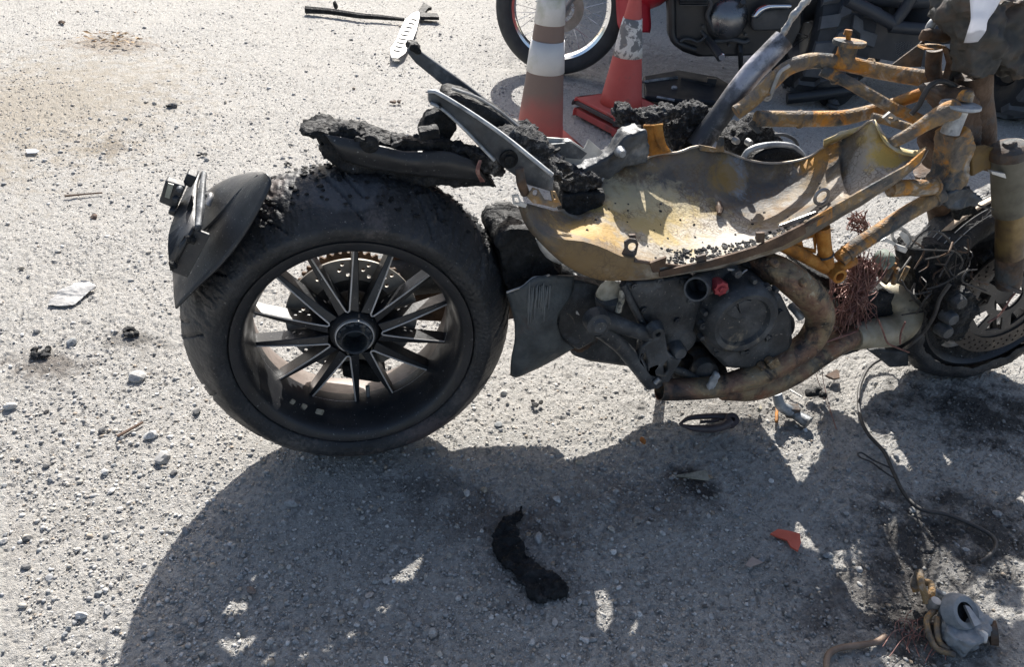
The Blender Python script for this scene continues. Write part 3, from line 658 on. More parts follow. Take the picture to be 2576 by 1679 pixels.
for i, (q, m_, lat, th) in enumerate(((((1370, 690), (1450, 680), (1560, 690), (1690, 720), (1700, 780), (1740, 760), (1700, 830), (1740, 900), (1820, 1000), (1700, 960), (1560, 850), (1420, 740)), M_CRUST, -.02, .10),
                                ((((1740, 900), (1830, 880), (1900, 960), (2060, 1010), (2080, 1060), (1960, 1110), (1840, 1090), (1780, 1010))), M_CRUST, .02, .04))):
    bplate('burnt_foam', [R2(*e) for e in q], lat, th, m_, bike, remesh=.005, disp=[(.022, .03), (.018, .010), (.008, .005)])
hs = bplate('bent_heat_shield', [R2(*q) for q in ((1700, 752), (1880, 765), (1980, 830), (2010, 768), (2105, 850), (2080, 880), (1980, 900), (1960, 930), (1860, 960), (1800, 890), (1700, 850))], .06, .004, M_BRIGHT, bike)
lathe('bracket_eye', [(.006, -.004), (.014, -.004), (.016, .004), (.006, .004)], B(R2(1870, 820), .05), M_STEEL, hs, seg=18, closed=True)
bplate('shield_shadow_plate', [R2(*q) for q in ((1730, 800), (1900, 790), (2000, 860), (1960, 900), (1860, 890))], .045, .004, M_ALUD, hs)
tube('shield_lip', [B(R2(*q), .05) for q in ((1850, 890), (1835, 905), (1850, 940), (1880, 960), (1895, 985))], .004, M_BRIGHT, hs, n=12, seg=6)
bplate('airbox_shell', [R2(*q) for q in ((1900, 960), (2040, 900), (2150, 840), (2230, 720), (2360, 680), (2390, 780), (2370, 900), (2230, 930), (2120, 1000), (2080, 1060), (2000, 1060))], .09, .05, M_ALUD, bike, remesh=.006, disp=[(.012, .03), (.006, .008)])
lathe('bolt', [(0, -.012), (.007, -.012), (.010, -.006), (.012, .006)], B(R2(2225, 855), .055), M_ALU, bike, seg=16)
bplate('dark_inner_box', [R2(*q) for q in ((1790, 1080), (2080, 1062), (2060, 1150), (1980, 1210), (1800, 1240))], .04, .1, M_CHAR, bike, remesh=.006, disp=[(.008, .02)])
tube('scorched_pin', [B(R2(1552, 960), -.15), B(R2(1562, 1050), -.15), B(R2(1590, 1130), -.145)], [.0075, .0085, .008], M_RUSTB, bike, n=10)
lb_ = bplate('slotted_latch', [R2(*q) for q in ((1500, 1140), (1545, 1135), (1560, 1180), (1600, 1200), (1590, 1222), (1510, 1200))], -.16, .004, M_BRIGHT, bike, [[R2(*q) for q in ((1515, 1155), (1540, 1150), (1552, 1190), (1522, 1190))]])
bplate('ring_bracket', [R2(*q) for q in ((1600, 1150), (1640, 1090), (1680, 1105), (1720, 1170), (1770, 1180), (1760, 1110), (1790, 1115), (1830, 1205), (1780, 1222), (1700, 1200), (1640, 1190))], -.155, .004, M_RUST, bike, [[R2(1655 + 18 * cos(a), 1122 + 22 * sin(a)) for a in np.linspace(0, 2 * pi, 12, endpoint=False)], [R2(*q) for q in ((1772, 1135), (1782, 1133), (1795, 1165), (1782, 1168))]])
for i in range(9):
    a = R2(1290 + random.uniform(-8, 8), 905 + random.uniform(0, 20)); b = R2(1262 + random.uniform(0, 25), 980); c2 = R2(1300 + random.uniform(-10, 25), 1050)
    tube('singed_wire', [B(a, -.13), B(b, -.135), B(c2, -.13)], .0012, M_COPPER, nr, n=10, seg=5)

# oxide patches on the tank steel, each with its own place and ragged edge
def patches(m, lst, crackle=True):
    N = m.node_tree.nodes; L = m.node_tree.links; p = N['Principled BSDF']; out = p.inputs['Base Color'].links[0].from_socket
    tc = N.new('ShaderNodeTexCoord')
    for i, (c, r, col, amt, nsc) in enumerate(lst):
        mp = N.new('ShaderNodeMapping'); mp.inputs['Location'].default_value = tuple(-c[k] / r[k] for k in range(3)); mp.inputs['Scale'].default_value = tuple(1 / q for q in r)
        L.new(tc.outputs['Object'], mp.inputs[0]); ln = N.new('ShaderNodeVectorMath'); ln.operation = 'LENGTH'; L.new(mp.outputs[0], ln.inputs[0])
        nz = N.new('ShaderNodeTexNoise'); nz.inputs['Scale'].default_value = nsc; nz.inputs['Detail'].default_value = 7; nz.inputs['Roughness'].default_value = .68
        nz.inputs['Distortion'].default_value = .5
        of = N.new('ShaderNodeMapping'); of.inputs['Location'].default_value = (i * 1.3, 0, i * .7); L.new(tc.outputs['Object'], of.inputs[0]); L.new(of.outputs[0], nz.inputs['Vector'])
        ma = N.new('ShaderNodeMath'); ma.operation = 'MULTIPLY_ADD'; L.new(nz.outputs['Fac'], ma.inputs[0]); ma.inputs[1].default_value = 2.4; L.new(ln.outputs['Value'], ma.inputs[2])
        mr = N.new('ShaderNodeMapRange'); mr.inputs[1].default_value = 2.25; mr.inputs[2].default_value = 1.75; mr.inputs[4].default_value = amt; L.new(ma.outputs[0], mr.inputs[0])
        mx = N.new('ShaderNodeMix'); mx.data_type = 'RGBA'; L.new(mr.outputs[0], mx.inputs[0]); L.new(out, mx.inputs[6]); mx.inputs[7].default_value = (*col, 1); out = mx.outputs[2]
    if not crackle: L.new(out, p.inputs['Base Color']); return
    vo = N.new('ShaderNodeTexVoronoi'); vo.feature = 'DISTANCE_TO_EDGE'; vo.inputs['Scale'].default_value = 85
    wz = N.new('ShaderNodeTexNoise'); wz.inputs['Scale'].default_value = 60; wz.inputs['Detail'].default_value = 4; L.new(tc.outputs['Object'], wz.inputs['Vector'])
    wa = N.new('ShaderNodeVectorMath'); wa.operation = 'MULTIPLY_ADD'; L.new(wz.outputs['Color'], wa.inputs[0]); wa.inputs[1].default_value = (.02, .02, .02); L.new(tc.outputs['Object'], wa.inputs[2]); L.new(wa.outputs[0], vo.inputs['Vector'])
    cr = N.new('ShaderNodeMapRange'); cr.inputs[1].default_value = .10; cr.inputs[2].default_value = .02; cr.inputs[4].default_value = .75; L.new(vo.outputs['Distance'], cr.inputs[0])
    cm = N.new('ShaderNodeTexNoise'); cm.inputs['Scale'].default_value = 14; cm.inputs['Detail'].default_value = 3; L.new(tc.outputs['Object'], cm.inputs['Vector'])
    ck = N.new('ShaderNodeMapRange'); ck.inputs[1].default_value = .48; ck.inputs[2].default_value = .6; L.new(cm.outputs['Fac'], ck.inputs[0])
    mu = N.new('ShaderNodeMath'); mu.operation = 'MULTIPLY'; L.new(cr.outputs[0], mu.inputs[0]); L.new(ck.outputs[0], mu.inputs[1])
    mx = N.new('ShaderNodeMix'); mx.data_type = 'RGBA'; L.new(mu.outputs[0], mx.inputs[0]); L.new(out, mx.inputs[6]); mx.inputs[7].default_value = (.11, .075, .045, 1)
    L.new(mx.outputs[2], p.inputs['Base Color'])
patches(M_TANK, [(B(R3(1100, 500), -.08), (.2, .14, .12), (.4, .37, .31), .7, 16), (B(R3(950, 380), -.02), (.15, .09, .08), (.4, .28, .085), .75, 26), (B(R3(620, 470), -.1), (.09, .06, .07), (.4, .25, .06), .8, 30),
                 (B(R3(1200, 440), -.05), (.14, .09, .08), (.4, .3, .12), .7, 34), (B(R3(1420, 470), -.08), (.12, .08, .08), (.46, .44, .41), .7, 18), (B(R3(900, 300), .03), (.12, .06, .08), (.46, .4, .26), .7, 34),
                 (B(R3(600, 640), -.165), (.16, .04, .08), (.2, .13, .055), .85, 22), (B(R4(460, 980), .08), (.07, .06, .05), (.42, .2, .03), .9, 24), (B(R3(1420, 180), .1), (.035, .06, .07), (.27, .31, .35), .8, 22),
                 (B(R3(1350, 200), .1), (.06, .05, .07), (.28, .17, .04), .8, 24), (B(R4(820, 860), -.05), (.04, .05, .06), (.42, .3, .09), .7, 24), (B(R4(760, 1050), -.07), (.12, .06, .08), (.42, .38, .33), .7, 16), (B(R4(880, 980), -.07), (.05, .03, .04), (.55, .36, .06), .8, 40)])

patches(M_RUBBER, [(V((-.02, -.115, .045)), (.16, .03, .03), (.09, .075, .07), .6, 90), (V((.16, -.115, .10)), (.09, .03, .05), (.1, .075, .072), .6, 100), (V((.23, -.11, .17)), (.05, .04, .07), (.075, .065, .062), .6, 90), (V((-.17, -.11, .09)), (.08, .03, .05), (.12, .11, .1), .6, 110),
                   (V((-.14, -.02, .62)), (.05, .06, .04), (.1, .078, .07), .8, 60), (V((-.3, -.04, .3)), (.06, .09, .16), (.06, .058, .055), .8, 18), (V((.0, -.07, .635)), (.1, .05, .03), (.07, .075, .085), .6, 26), (V((.05, -.1, .58)), (.03, .03, .03), (.09, .078, .075), .6, 120)], False)
rs_ = random.Random(31)
for i in range(34):
    x, y = rs_.choice(((1180 + rs_.uniform(-60, 60), 620 + rs_.uniform(-40, 40)), (1500 + rs_.uniform(-120, 160), 740 + rs_.uniform(-50, 70)), (1680 + rs_.uniform(-60, 140), 900 + rs_.uniform(-80, 120)), (lambda q: (q, 700 + (q - 230) * .18 + rs_.uniform(0, 40)))(rs_.uniform(260, 800)), (1950 + rs_.uniform(-120, 120), 1030 + rs_.uniform(-40, 50))))
    w_, h_, a_ = rs_.uniform(14, 48), rs_.uniform(8, 20), rs_.uniform(-.6, 1.2); lat = rs_.uniform(-.05, .06)
    q = [(x + w_ * cos(a_) * u - h_ * sin(a_) * v, y + w_ * sin(a_) * u + h_ * cos(a_) * v) for u, v in ((-1, -.3), (-.4, -1), (.3, -.6), (1, -.9), (.8, .3), (.2, .8), (-.6, 1))]
    bplate('charred_shred', [R2(*e) for e in q], lat, .004 + rs_.random() * .006, M_CHAR if i % 3 else M_CRUST, bike, ang=20)
fl_ = []
for i in range(240):      # blistered rubber flakes along the scorched crown
    a_ = rs_.uniform(.55, 2.3); h_ = rs_.uniform(-.09, .06); r_ = .325 - .062 * abs(h_ / .121) ** 2.1 + .0015; k_ = rs_.uniform(.002, .0055)
    fl_.append(rockv(AX + V((r_ * cos(a_), h_, r_ * sin(a_))), (k_ * 1.6, k_ * 1.3, k_ * .6), 3000 + i, 1))
o = mk('blistered_rubber_flakes', *join(fl_), M_CHAR, bpy.data.objects['rear_wheel'], smooth=False); o['kind'] = 'stuff'

# ---- fuel tank shell (open bowl: far rim, floor, near rim, outer skin)
SEC = [  # far rim, lat, near rim, lat, outer lower edge
    (R3(400, 350), -.02, R3(240, 300), -.10, R3(213, 300)), (R3(560, 312), .02, R3(290, 425), -.125, R3(262, 430)), (R3(640, 215), .05, R3(400, 498), -.145, R3(375, 560)),
    (R3(700, 130), .075, R3(560, 522), -.158, R3(500, 668)), (R3(790, 78), .09, R3(700, 568), -.166, R3(640, 733)), (R3(900, 52), .10, R3(800, 612), -.17, R3(800, 740)),
    (R3(985, 20), .108, R3(960, 640), -.172, R3(960, 732)), (R3(1109, 9), .115, R3(1150, 660), -.172, R3(1150, 702)), (R3(1222, -26), .12, R3(1290, 632), -.172, R3(1290, 682)),
    (R3(1377, 4), .12, R3(1430, 595), -.17, R3(1430, 652)), (R3(1500, 50), .12, R3(1560, 553), -.168, R3(1560, 612)), (R3(1620, 70), .115, R3(1700, 492), -.165, R3(1700, 570)),
    (R3(1740, 65), .11, R3(1830, 425), -.16, R3(1830, 505)), (R4(390, 990), .09, R4(480, 1345), -.155, R4(490, 1425)), (R4(480, 930), .07, R4(600, 1280), -.148, R4(610, 1352)),
    (R4(600, 870), .04, R4(700, 1225), -.14, R4(720, 1290)), (R4(700, 815), .01, R4(800, 1172), -.132, R4(820, 1222)), (R4(790, 760), -.03, R4(900, 1115), -.123, R4(920, 1162)),
    (R4(860, 860), -.05, R4(1000, 1055), -.115, R4(1010, 1092)), (R4(960, 940), -.07, R4(1080, 998), -.107, R4(1085, 1022)), (R4(1060, 960), -.085, R4(1120, 933), -.1, R4(1125, 942))]
NS = 61
Fc = smoothpath([B(s[0], s[1]) for s in SEC], NS); Nc = smoothpath([B(s[2], s[3]) for s in SEC], NS); Oc = smoothpath([B(s[4], s[3] + .006) for s in SEC], NS)
rows = []; NR = 15
for i in range(NR + 1):
    t = i / NR; row = []
    for j in range(NS):
        u = j / (NS - 1); a = Fc[j]; b = Nc[j]
        k = sin(pi * min(1, u * 1.15)) ** .6 if u < .8 else max(0, (1 - u) / .2) ** .7 * .95
        p = a.lerp(b, t); p.z -= (.03 + .03 * min(1, max(0, (u - .2) / .35))) * k * sin(pi * t ** .7) ** .8
        p.z += .0022 * float(vnoise(np.array(p.x * 40), np.array(p.y * 40), 3)); row.append(p)
    rows.append(row)
for i in (1, 2, 3):
    t = i / 3; rows.append([Nc[j].lerp(Oc[j], t) + V((0, -.006 * sin(pi * t), 0)) for j in range(NS)])
rows.append([Oc[j] + V((0, .03, -.012)) for j in range(NS)])
vs = [p for r in rows for p in r]; fs = []
for i in range(len(rows) - 1):
    for j in range(NS - 1): a = i * NS + j; fs.append((a, a + 1, a + NS + 1, a + NS))
tank = mk('fuel_tank_shell', vs, fs, M_TANK, bike, ang=50, solid=.003)
tag(tank, 'split open fuel tank shell burnt to rust yellow and bare steel')
tube('tank_rim', Fc, .0032, mat('pale_rim_edge', [(.26, .2, .14), (.5, .46, .4)], 25, .5, metal=.4), tank, smoothp=False, seg=8)
tube('tank_seam', [p + V((0, -.003, 0)) for p in Nc[16:]], .004, M_RUSTB, tank, smoothp=False, seg=8)
bplate('seam_flange', [R3(1000, 690), R3(1150, 655), R3(1290, 625), R3(1430, 585), R3(1560, 545), R3(1700, 480), R3(1830, 415), R3(1840, 470), R3(1700, 545), R3(1560, 590), R3(1430, 632), R3(1290, 668), R3(1150, 695), R3(1000, 722)], -.181, .005, M_RUSTB, tank)
bplate('seam_flange', [R4(356, 1400), R4(480, 1330), R4(600, 1262), R4(800, 1150), R4(1000, 1040), R4(1120, 935), R4(1085, 1015), R4(1010, 1085), R4(820, 1200), R4(610, 1325), R4(480, 1400), R4(370, 1455)], -.16, .004, M_RUST, tank)
loft('tank_tab', [[B(R6(1030, 1045), .102), B(R6(1045, 960), .108), B(R6(1035, 880), .11), B(R6(1028, 838), .112)], [B(R6(1110, 1030), .10), B(R6(1100, 960), .104), B(R6(1095, 880), .107), B(R6(1092, 838), .11)], [B(R6(1215, 1012), .106), B(R6(1178, 960), .108), B(R6(1160, 890), .11), B(R6(1152, 828), .113)]], 10, M_RUSTO, tank, th=.003)
tube('tank_tab_fold', [B(R6(1098, 835), .108), B(R6(1105, 900), .104), B(R6(1125, 960), .098), B(R6(1148, 995), .096)], .002, M_RUSTO, tank, n=10, seg=6)
tube('tank_tab_edge', [B(R6(1028, 836), .112), B(R6(1090, 836), .11), B(R6(1155, 828), .113)], .003, M_RUSTO, tank, n=8, seg=6)
bplate('tank_tab', [R6(1395, 962), R6(1510, 985), R6(1530, 905), R6(1562, 910), R6(1565, 1010), R6(1480, 1010), R6(1400, 1000)], .115, .003, M_RUST, tank)
bplate('mount_lug', [R3(778, 604), R3(800, 560), R3(798, 520), R3(830, 500), R3(866, 505), R3(880, 530), R3(868, 590), R3(845, 618)], -.16, .005, M_RUSTB, tank,
       [[R3(843 + 24 * cos(a), 548 + 24 * sin(a)) for a in np.linspace(0, 2 * pi, 14, endpoint=False)]], bevel=.001)
bplate('mount_lug', [R3(826, 480), R3(862, 478), R3(864, 500), R3(828, 500)], -.15, .006, M_RUSTB, tank)
for q in (((945, 640), (1040, 605), (1030, 660), (1000, 668), (1000, 690), (960, 694)), ((1556, 468), (1602, 466), (1600, 520), (1560, 526)), ((1215, 605), (1265, 590), (1268, 632), (1220, 645))):
    bplate('seam_clip', [R3(*e) for e in q], -.178, .006, M_RUSTB, tank)
lathe('tank_ring', [(.012, -.002), (.016, -.003), (.019, 0), (.016, .003), (.012, .002)], B(R4(468, 1238), -.10), M_STEEL, tank, seg=28, closed=True)
bplate('tank_strap', [R4(205, 1415), R4(430, 1330), R4(450, 1345), R4(260, 1425), R4(195, 1425)], -.15, .003, M_STEEL, tank)
mk('weld_drip', *tubev(smoothpath([B(R3(1345, 292), .02), B(R3(1348, 330), .0), B(R3(1345, 362), -.02)], 6), [.004, .009, .004], 8), M_RUSTB, tank)
loft('torn_rim', [[B(R4(480, 885), .05), B(R4(600, 830), .03), B(R4(700, 800), .01), B(R4(790, 755), -.02)], [B(R4(480, 925), .06), B(R4(610, 865), .035), B(R4(700, 835), .012), B(R4(800, 770), -.025)]], 14, mat('pale_yellow_ash', [(.3, .21, .07), (.45, .36, .17), (.42, .4, .35)], 22, .75, bump=.6), tank, th=.004, disp=[(.006, .02)])
loft('front_lip', [[B(R4(800, 752), -.03), B(R4(850, 850), -.05), B(R4(950, 925), -.07), B(R4(1060, 950), -.085), B(R4(1125, 925), -.1)], [B(R4(815, 800), -.045), B(R4(862, 890), -.065), B(R4(950, 960), -.085), B(R4(1050, 985), -.098), B(R4(1100, 970), -.108)]], 16, mat('pale_yellow_ash', [(.4, .3, .1)]), tank, th=.003)
# charcoal crumbs lying in the bowl: nobody could count them
crumbs = []
rgc = random.Random(3)
for i in range(420):
    u = rgc.random(); j = int((.36 + .34 * u) * (NS - 1)); t = .80 + .18 * rgc.random(); i0 = min(NR - 1, int(t * NR)); q = rows[i0][j].lerp(rows[i0 + 1][j], t * NR - i0)
    q = q + V((rgc.uniform(-.006, .006), rgc.uniform(-.004, .004), .003)); s = rgc.uniform(.0025, .006); crumbs.append(rockv(q, (s, s * .8, s * .6), i, 1))
for i in range(40):
    j = int(rgc.uniform(.15, .75) * (NS - 1)); i0 = rgc.randint(5, NR - 1); s = rgc.uniform(.002, .005); crumbs.append(rockv(rows[i0][j] + V((0, 0, .002)), (s, s, s * .7), 900 + i, 1))
o = mk('charcoal_crumbs', *join(crumbs), M_CRUST, tank, smooth=False); o['kind'] = 'stuff'

# ---- burnt foam and hose behind the tank
for q, lat, th in ((((500, 200), (520, 140), (590, 112), (650, 150), (700, 185), (740, 180), (800, 160), (880, 150), (960, 130), (1010, 150), (1020, 190), (940, 230), (820, 260), (760, 290), (700, 310), (600, 330), (560, 300)), .24, .07),
                   (((560, 320), (600, 290), (700, 300), (740, 330), (720, 380), (640, 420), (580, 390)), .2, .05),
                   (((920, 260), (1020, 200), (1040, 160), (1110, 100), (1180, 88), (1250, 110), (1290, 170), (1380, 180), (1350, 260), (1290, 330), (1240, 440), (1200, 480), (1050, 515), (980, 490), (930, 400)), .26, .07)):
    bplate('burnt_foam', [RL(*e) for e in q], lat, th * .8, M_CRUST, bike, remesh=.0035, disp=[(.02, .035), (.02, .012), (.010, .005)])
fil = bplate('charred_filter', [RL(*e) for e in ((1400, 370), (1500, 310), (1660, 260), (1740, 245), (1800, 290), (1850, 360), (1900, 400), (1840, 470), (1700, 520), (1600, 560), (1450, 510))], .24, .08, M_CRUST, bike, remesh=.006, disp=[(.03, .03), (.014, .009)])
tube('filter_band', [B(RL(*e), .15) for e in ((1600, 570), (1640, 510), (1740, 470), (1880, 455), (2010, 470), (2090, 530), (2110, 570))], .007, M_ALU, fil, n=24)
tube('filter_band', [B(RL(*e), .19) for e in ((1860, 372), (1950, 372), (2030, 410), (2065, 460))], .004, M_ALUD, fil, n=14)
bplate('filter_mouth', [RL(*e) for e in ((1620, 580), (1660, 520), (1760, 480), (1880, 465), (2000, 480), (2080, 530), (2100, 570), (2000, 600), (1850, 610), (1700, 600))], .16, .05, M_CHAR, fil, bevel=.006)
bplate('frame_gusset', [RL(*e) for e in ((1650, 290), (1690, 245), (1730, 340), (1700, 350))], .14, .02, M_ALUD, fil)
for e in ((1540, 425), (1650, 440)): lathe('bolt', [(0, -.006), (.006, -.006), (.008, 0), (.008, .01)], B(RL(*e), .14), M_STEEL, fil, seg=12)

# ---- trellis frame
fr1 = tube('frame_tube', [B(RJ(900, 1330), .15), B(R4(20, 640), .15), B(R4(150, 520), .15), B(R4(250, 430), .15), B(R4(380, 385), .15), B(R4(500, 385), .145), B(R4(640, 405), .14), B(R4(850, 450), .12), B(R4(1100, 490), .08), B(R4(1330, 510), .04)], [.0165, .0165, .0165, .0165, .0175, .018], M_RUST, bike, n=44, seg=18)
lathe('rubber_mount', [(0, .012), (.012, .012), (.034, .010), (.035, .004), (.033, 0), (.02, -.002), (.021, -.045), (0, -.045)], B(R4(637, 285), .14), M_RUST, fr1, axis=(0, 0, 1), seg=28)
tube('mount_bolt', [B(R4(637, 275), .14), B(R4(634, 215), .14)], [.005, .005], M_RUSTO, fr1, n=4)
lathe('bolt_head', [(0, .006), (.008, .006), (.009, -.004), (0, -.004)], B(R4(633, 205), .14), M_RUSTO, fr1, axis=(0, 0, 1), seg=8)
tube('frame_tube', [B(R4(60, 745), .13), B(R4(300, 748), .13), B(R4(560, 745), .125), B(R4(700, 722), .12), B(R4(830, 685), .11), B(R4(960, 640), .09), B(R4(1110, 595), .07), B(R4(1280, 570), .04)], [.017, .0175, .0175, .016, .012, .011], M_RUST, bike, n=34, seg=16)
tube('frame_tube', [B(R4(470, 440), .14), B(R4(620, 510), .11), B(R4(760, 590), .08), B(R4(900, 670), .05), B(R4(1050, 740), .02), B(R4(1140, 790), -.01)], .0125, M_RUST, bike, n=24, seg=14)
tube('frame_tube', [B(R4(930, 650), .06), B(R4(1030, 610), .05), B(R4(1140, 575), .03)], .0125, M_RUSTO, bike, n=10)
nt_ = tube('frame_tube', [B(R4(900, 905), -.06), B(R4(1010, 850), -.08), B(R4(1120, 780), -.09), B(R4(1240, 710), -.10), B(R4(1300, 690), -.10)], [.0115, .0125, .014, .018, .021], M_RUST, bike, n=22, seg=16)
lathe('rubber_mount', [(0, .012), (.012, .011), (.037, .008), (.038, .003), (.03, -.001), (.018, -.004), (.018, -.05), (0, -.05)], B(R4(1335, 680), -.10), M_ALU, nt_, axis=(0, 0, 1), seg=28)
lathe('bolt_head', [(0, .03), (.010, .03), (.014, .024), (.015, .012), (0, .012)], B(R4(1350, 670), -.10), M_RUST, nt_, axis=(0, 0, 1), seg=10)
tube('frame_tube', [B(R4(780, 735), .0), B(R4(930, 775), -.02), B(R4(1080, 825), -.05)], .009, M_RUST, bike, n=10)
plate('square_nut_plate', [B(R4(*q), -.02) for q in ((850, 740), (895, 703), (948, 742), (905, 790))], YB, .006, M_STEEL, bike, [[B(R4(*q), -.02) for q in ((875, 742), (897, 725), (922, 745), (902, 768))]])
lw = tube('frame_tube', [B(R4(900, 1190), -.11), B(R4(1010, 1182), -.11), B(R4(1120, 1182), -.11), B(R4(1185, 1172), -.11)], .017, M_RUST, bike, n=14, seg=16)
tube('frame_tube', [B(R5(1190, 70), -.11), B(R5(1100, 115), -.11), B(R5(960, 195), -.11), B(R5(800, 300), -.112), B(R5(640, 405), -.115), B(R5(560, 470), -.118)], .0172, M_RUST, bike, n=26, seg=16)
tube('frame_tube', [B(R5(460, 270), -.12), B(R5(468, 370), -.12), B(R5(488, 510), -.12)], .0145, M_RUSTO, bike, n=12, seg=14)
tube('frame_tube', [B(R5(200, 375), -.12), B(R5(330, 440), -.12), B(R5(480, 520), -.12)], .0135, M_RUSTO, bike, n=12, seg=14)
tube('frame_tube', [B(R5(650, 470), -.115), B(R5(590, 500), -.118), B(R5(530, 530), -.12)], .013, M_RUSTO, bike, n=8, seg=12)
lathe('frame_lug', [(.0095, -.025), (.0155, -.025), (.0155, .02), (.0095, .02)], B(R5(524, 540), -.12), M_RUSTO, bike, seg=24, closed=True)
bplate('frame_gusset', [R5(*q) for q in ((215, 372), (300, 330), (440, 290), (420, 330), (415, 430), (300, 410))], -.11, .004, M_RUSTO, bike, [[R5(*q) for q in ((330, 350), (400, 330), (410, 405), (340, 390))]])
def bead(p, d, r, parent):
    d = V(d).normalized(); u = d.cross(V((0, 1, .3))).normalized(); w_ = d.cross(u)
    pts = [p + (u * cos(q) + w_ * sin(q)) * (r * (1 + .04 * random.uniform(-1, 1))) for q in np.linspace(0, 2 * pi, 25)]
    vs, fs = tubev(pts, .0028, 6, jit=.25); mk('weld_bead', vs, fs, M_RUST, parent)
for t, l, t2, r in ((R4(760, 425), .135, R4(850, 450), .0175), (R4(330, 750), .13, R4(420, 750), .0175), (R4(1180, 1172), -.11, R4(1080, 1180), .0175), (R5(1140, 95), -.11, R5(1050, 145), .0176), (R5(610, 430), -.116, R5(700, 365), .0178), (R5(476, 440), -.12, R5(482, 480), .015), (R4(560, 490), .12, R4(640, 530), .0128), (R4(1200, 735), -.095, R4(1100, 790), .0165)):
    bead(B(t, l), B(t2, l) - B(t, l), r, fr1)
# steering head
tube('steering_head', [B(R4(1425, 450), .0), B(R4(1430, 620), .0), B(R4(1440, 800), .0), B(R4(1440, 960), .0)], [.036, .034, .038, .040], M_RUSTB, bike, n=20, seg=22)
bplate('head_gusset', [R4(*q) for q in ((1130, 560), (1330, 520), (1400, 620), (1400, 900), (1290, 1000), (1160, 1080), (1120, 900), (1280, 780))], -.02, .07, M_RUSTB, bike, remesh=.006, disp=[(.008, .03)])
bplate('head_casting', [R4(*q) for q in ((1240, 850), (1330, 780), (1380, 900), (1350, 1000), (1330, 1130), (1230, 1190), (1160, 1160), (1220, 1060))], -.08, .06, M_RUST, bike, remesh=.006, disp=[(.014, .02)])
bplate('lower_head_mass', [R4(*q) for q in ((1150, 1180), (1240, 1140), (1330, 1150), (1390, 1210), (1370, 1260), (1240, 1270), (1160, 1260))], -.07, .08, M_ALUD, bike, remesh=.005, disp=[(.02, .02), (.008, .007)])
bplate('wire_bracket', [R4(*q) for q in ((905, 408), (1075, 280), (1115, 240), (1110, 300), (1090, 420), (1000, 420))], .05, .003, M_RUSTB, bike)
plate('bracket_flange', [B(R4(1068, 285), .04), B(R4(1130, 275), .06), B(R4(1200, 280), .05), B(R4(1255, 295), .04), B(R4(1190, 312), .0), B(R4(1110, 308), .0)], V((0, -.3, 1)), .003, M_RUST, bike)
bplate('head_strap', [R4(*q) for q in ((1240, 290), (1300, 340), (1335, 380), (1320, 480), (1290, 520), (1240, 520), (1270, 400))], .03, .02, M_RUSTB, bike, bevel=.004)
# handlebar clamp, risers, burnt headstock cluster
ring = tube('bar_clamp', [B(R4(*q), .05) for q in ((1275, 215), (1170, 215), (1145, 190), (1170, 140), (1230, 118), (1285, 112))], [.009, .01, .009, .009, .01, .009], M_ALU, bike, n=28, seg=10)
tube('bar_clamp', [B(R4(*q), .04) for q in ((1260, 228), (1180, 222), (1125, 215), (1120, 240))], .012, M_RUSTB, bike, n=16, seg=10)
tube('clamp_bolt', [B(R4(1248, 140), .05), B(R4(1246, 100), .05)], .005, M_STEEL, bike, n=4)
lathe('bolt_head', [(0, .004), (.009, .004), (.011, 0), (.009, -.004), (0, -.004)], B(R4(1247, 95), .05), M_STEEL, bike, axis=(0, 0, 1), seg=12)
tube('riser', [B(R4(1180, 310), .06), B(R4(1170, 420), .06), B(R4(1180, 520), .06)], .016, M_RUSTB, bike, n=8)
M_GREEN = mat('scorched_headlight_shell', [(.018, .019, .02), (.05, .05, .047), (.085, .06, .045)], 14, .75, .1, bump=.5, bscale=60)
bplate('burnt_headlight', [R4(*q) for q in ((1275, -40), (1760, -40), (1760, 430), (1640, 470), (1560, 420), (1500, 400), (1480, 300), (1330, 270), (1280, 180))], -.02, .10, M_GREEN, bike, remesh=.006, disp=[(.07, .06), (.03, .022), (.008, .007)])
bplate('steering_stem_cap', [R4(*q) for q in ((1350, 270), (1480, 260), (1530, 330), (1510, 440), (1430, 470), (1345, 450), (1335, 350))], -.04, .06, M_GREEN, bike, remesh=.005, disp=[(.016, .03), (.008, .01)])
tag(loft('paper_tag', [[B(R4(1395, -60), -.12), B(R4(1405, 60), -.125), B(R4(1405, 125), -.13), B(R4(1385, 195), -.12), B(R4(1362, 268), -.10)], [B(R4(1500, -60), -.13), B(R4(1490, 60), -.13), B(R4(1460, 128), -.135), B(R4(1435, 200), -.125), B(R4(1405, 268), -.105)], [B(R4(1625, -60), -.12), B(R4(1560, 60), -.125), B(R4(1512, 128), -.13), B(R4(1500, 195), -.12), B(R4(1450, 262), -.10)]], 18, M_PAPER, bike, th=.0006, rows=9), 'white paper tag hanging from the handlebar')
tube('looped_cable', [B(R4(*q), -.03) for q in ((1030, 720), (1080, 660), (1115, 590), (1160, 530), (1230, 512), (1300, 545), (1345, 620))], .0055, M_CABLE, bike, n=30, seg=8)
cl = [B(R4(*q), -.06) for q in ((1500, 205), (1530, 205), (1515, 300), (1495, 305))]
plate('clip', cl, YB, .01, M_BRIGHT, bike)
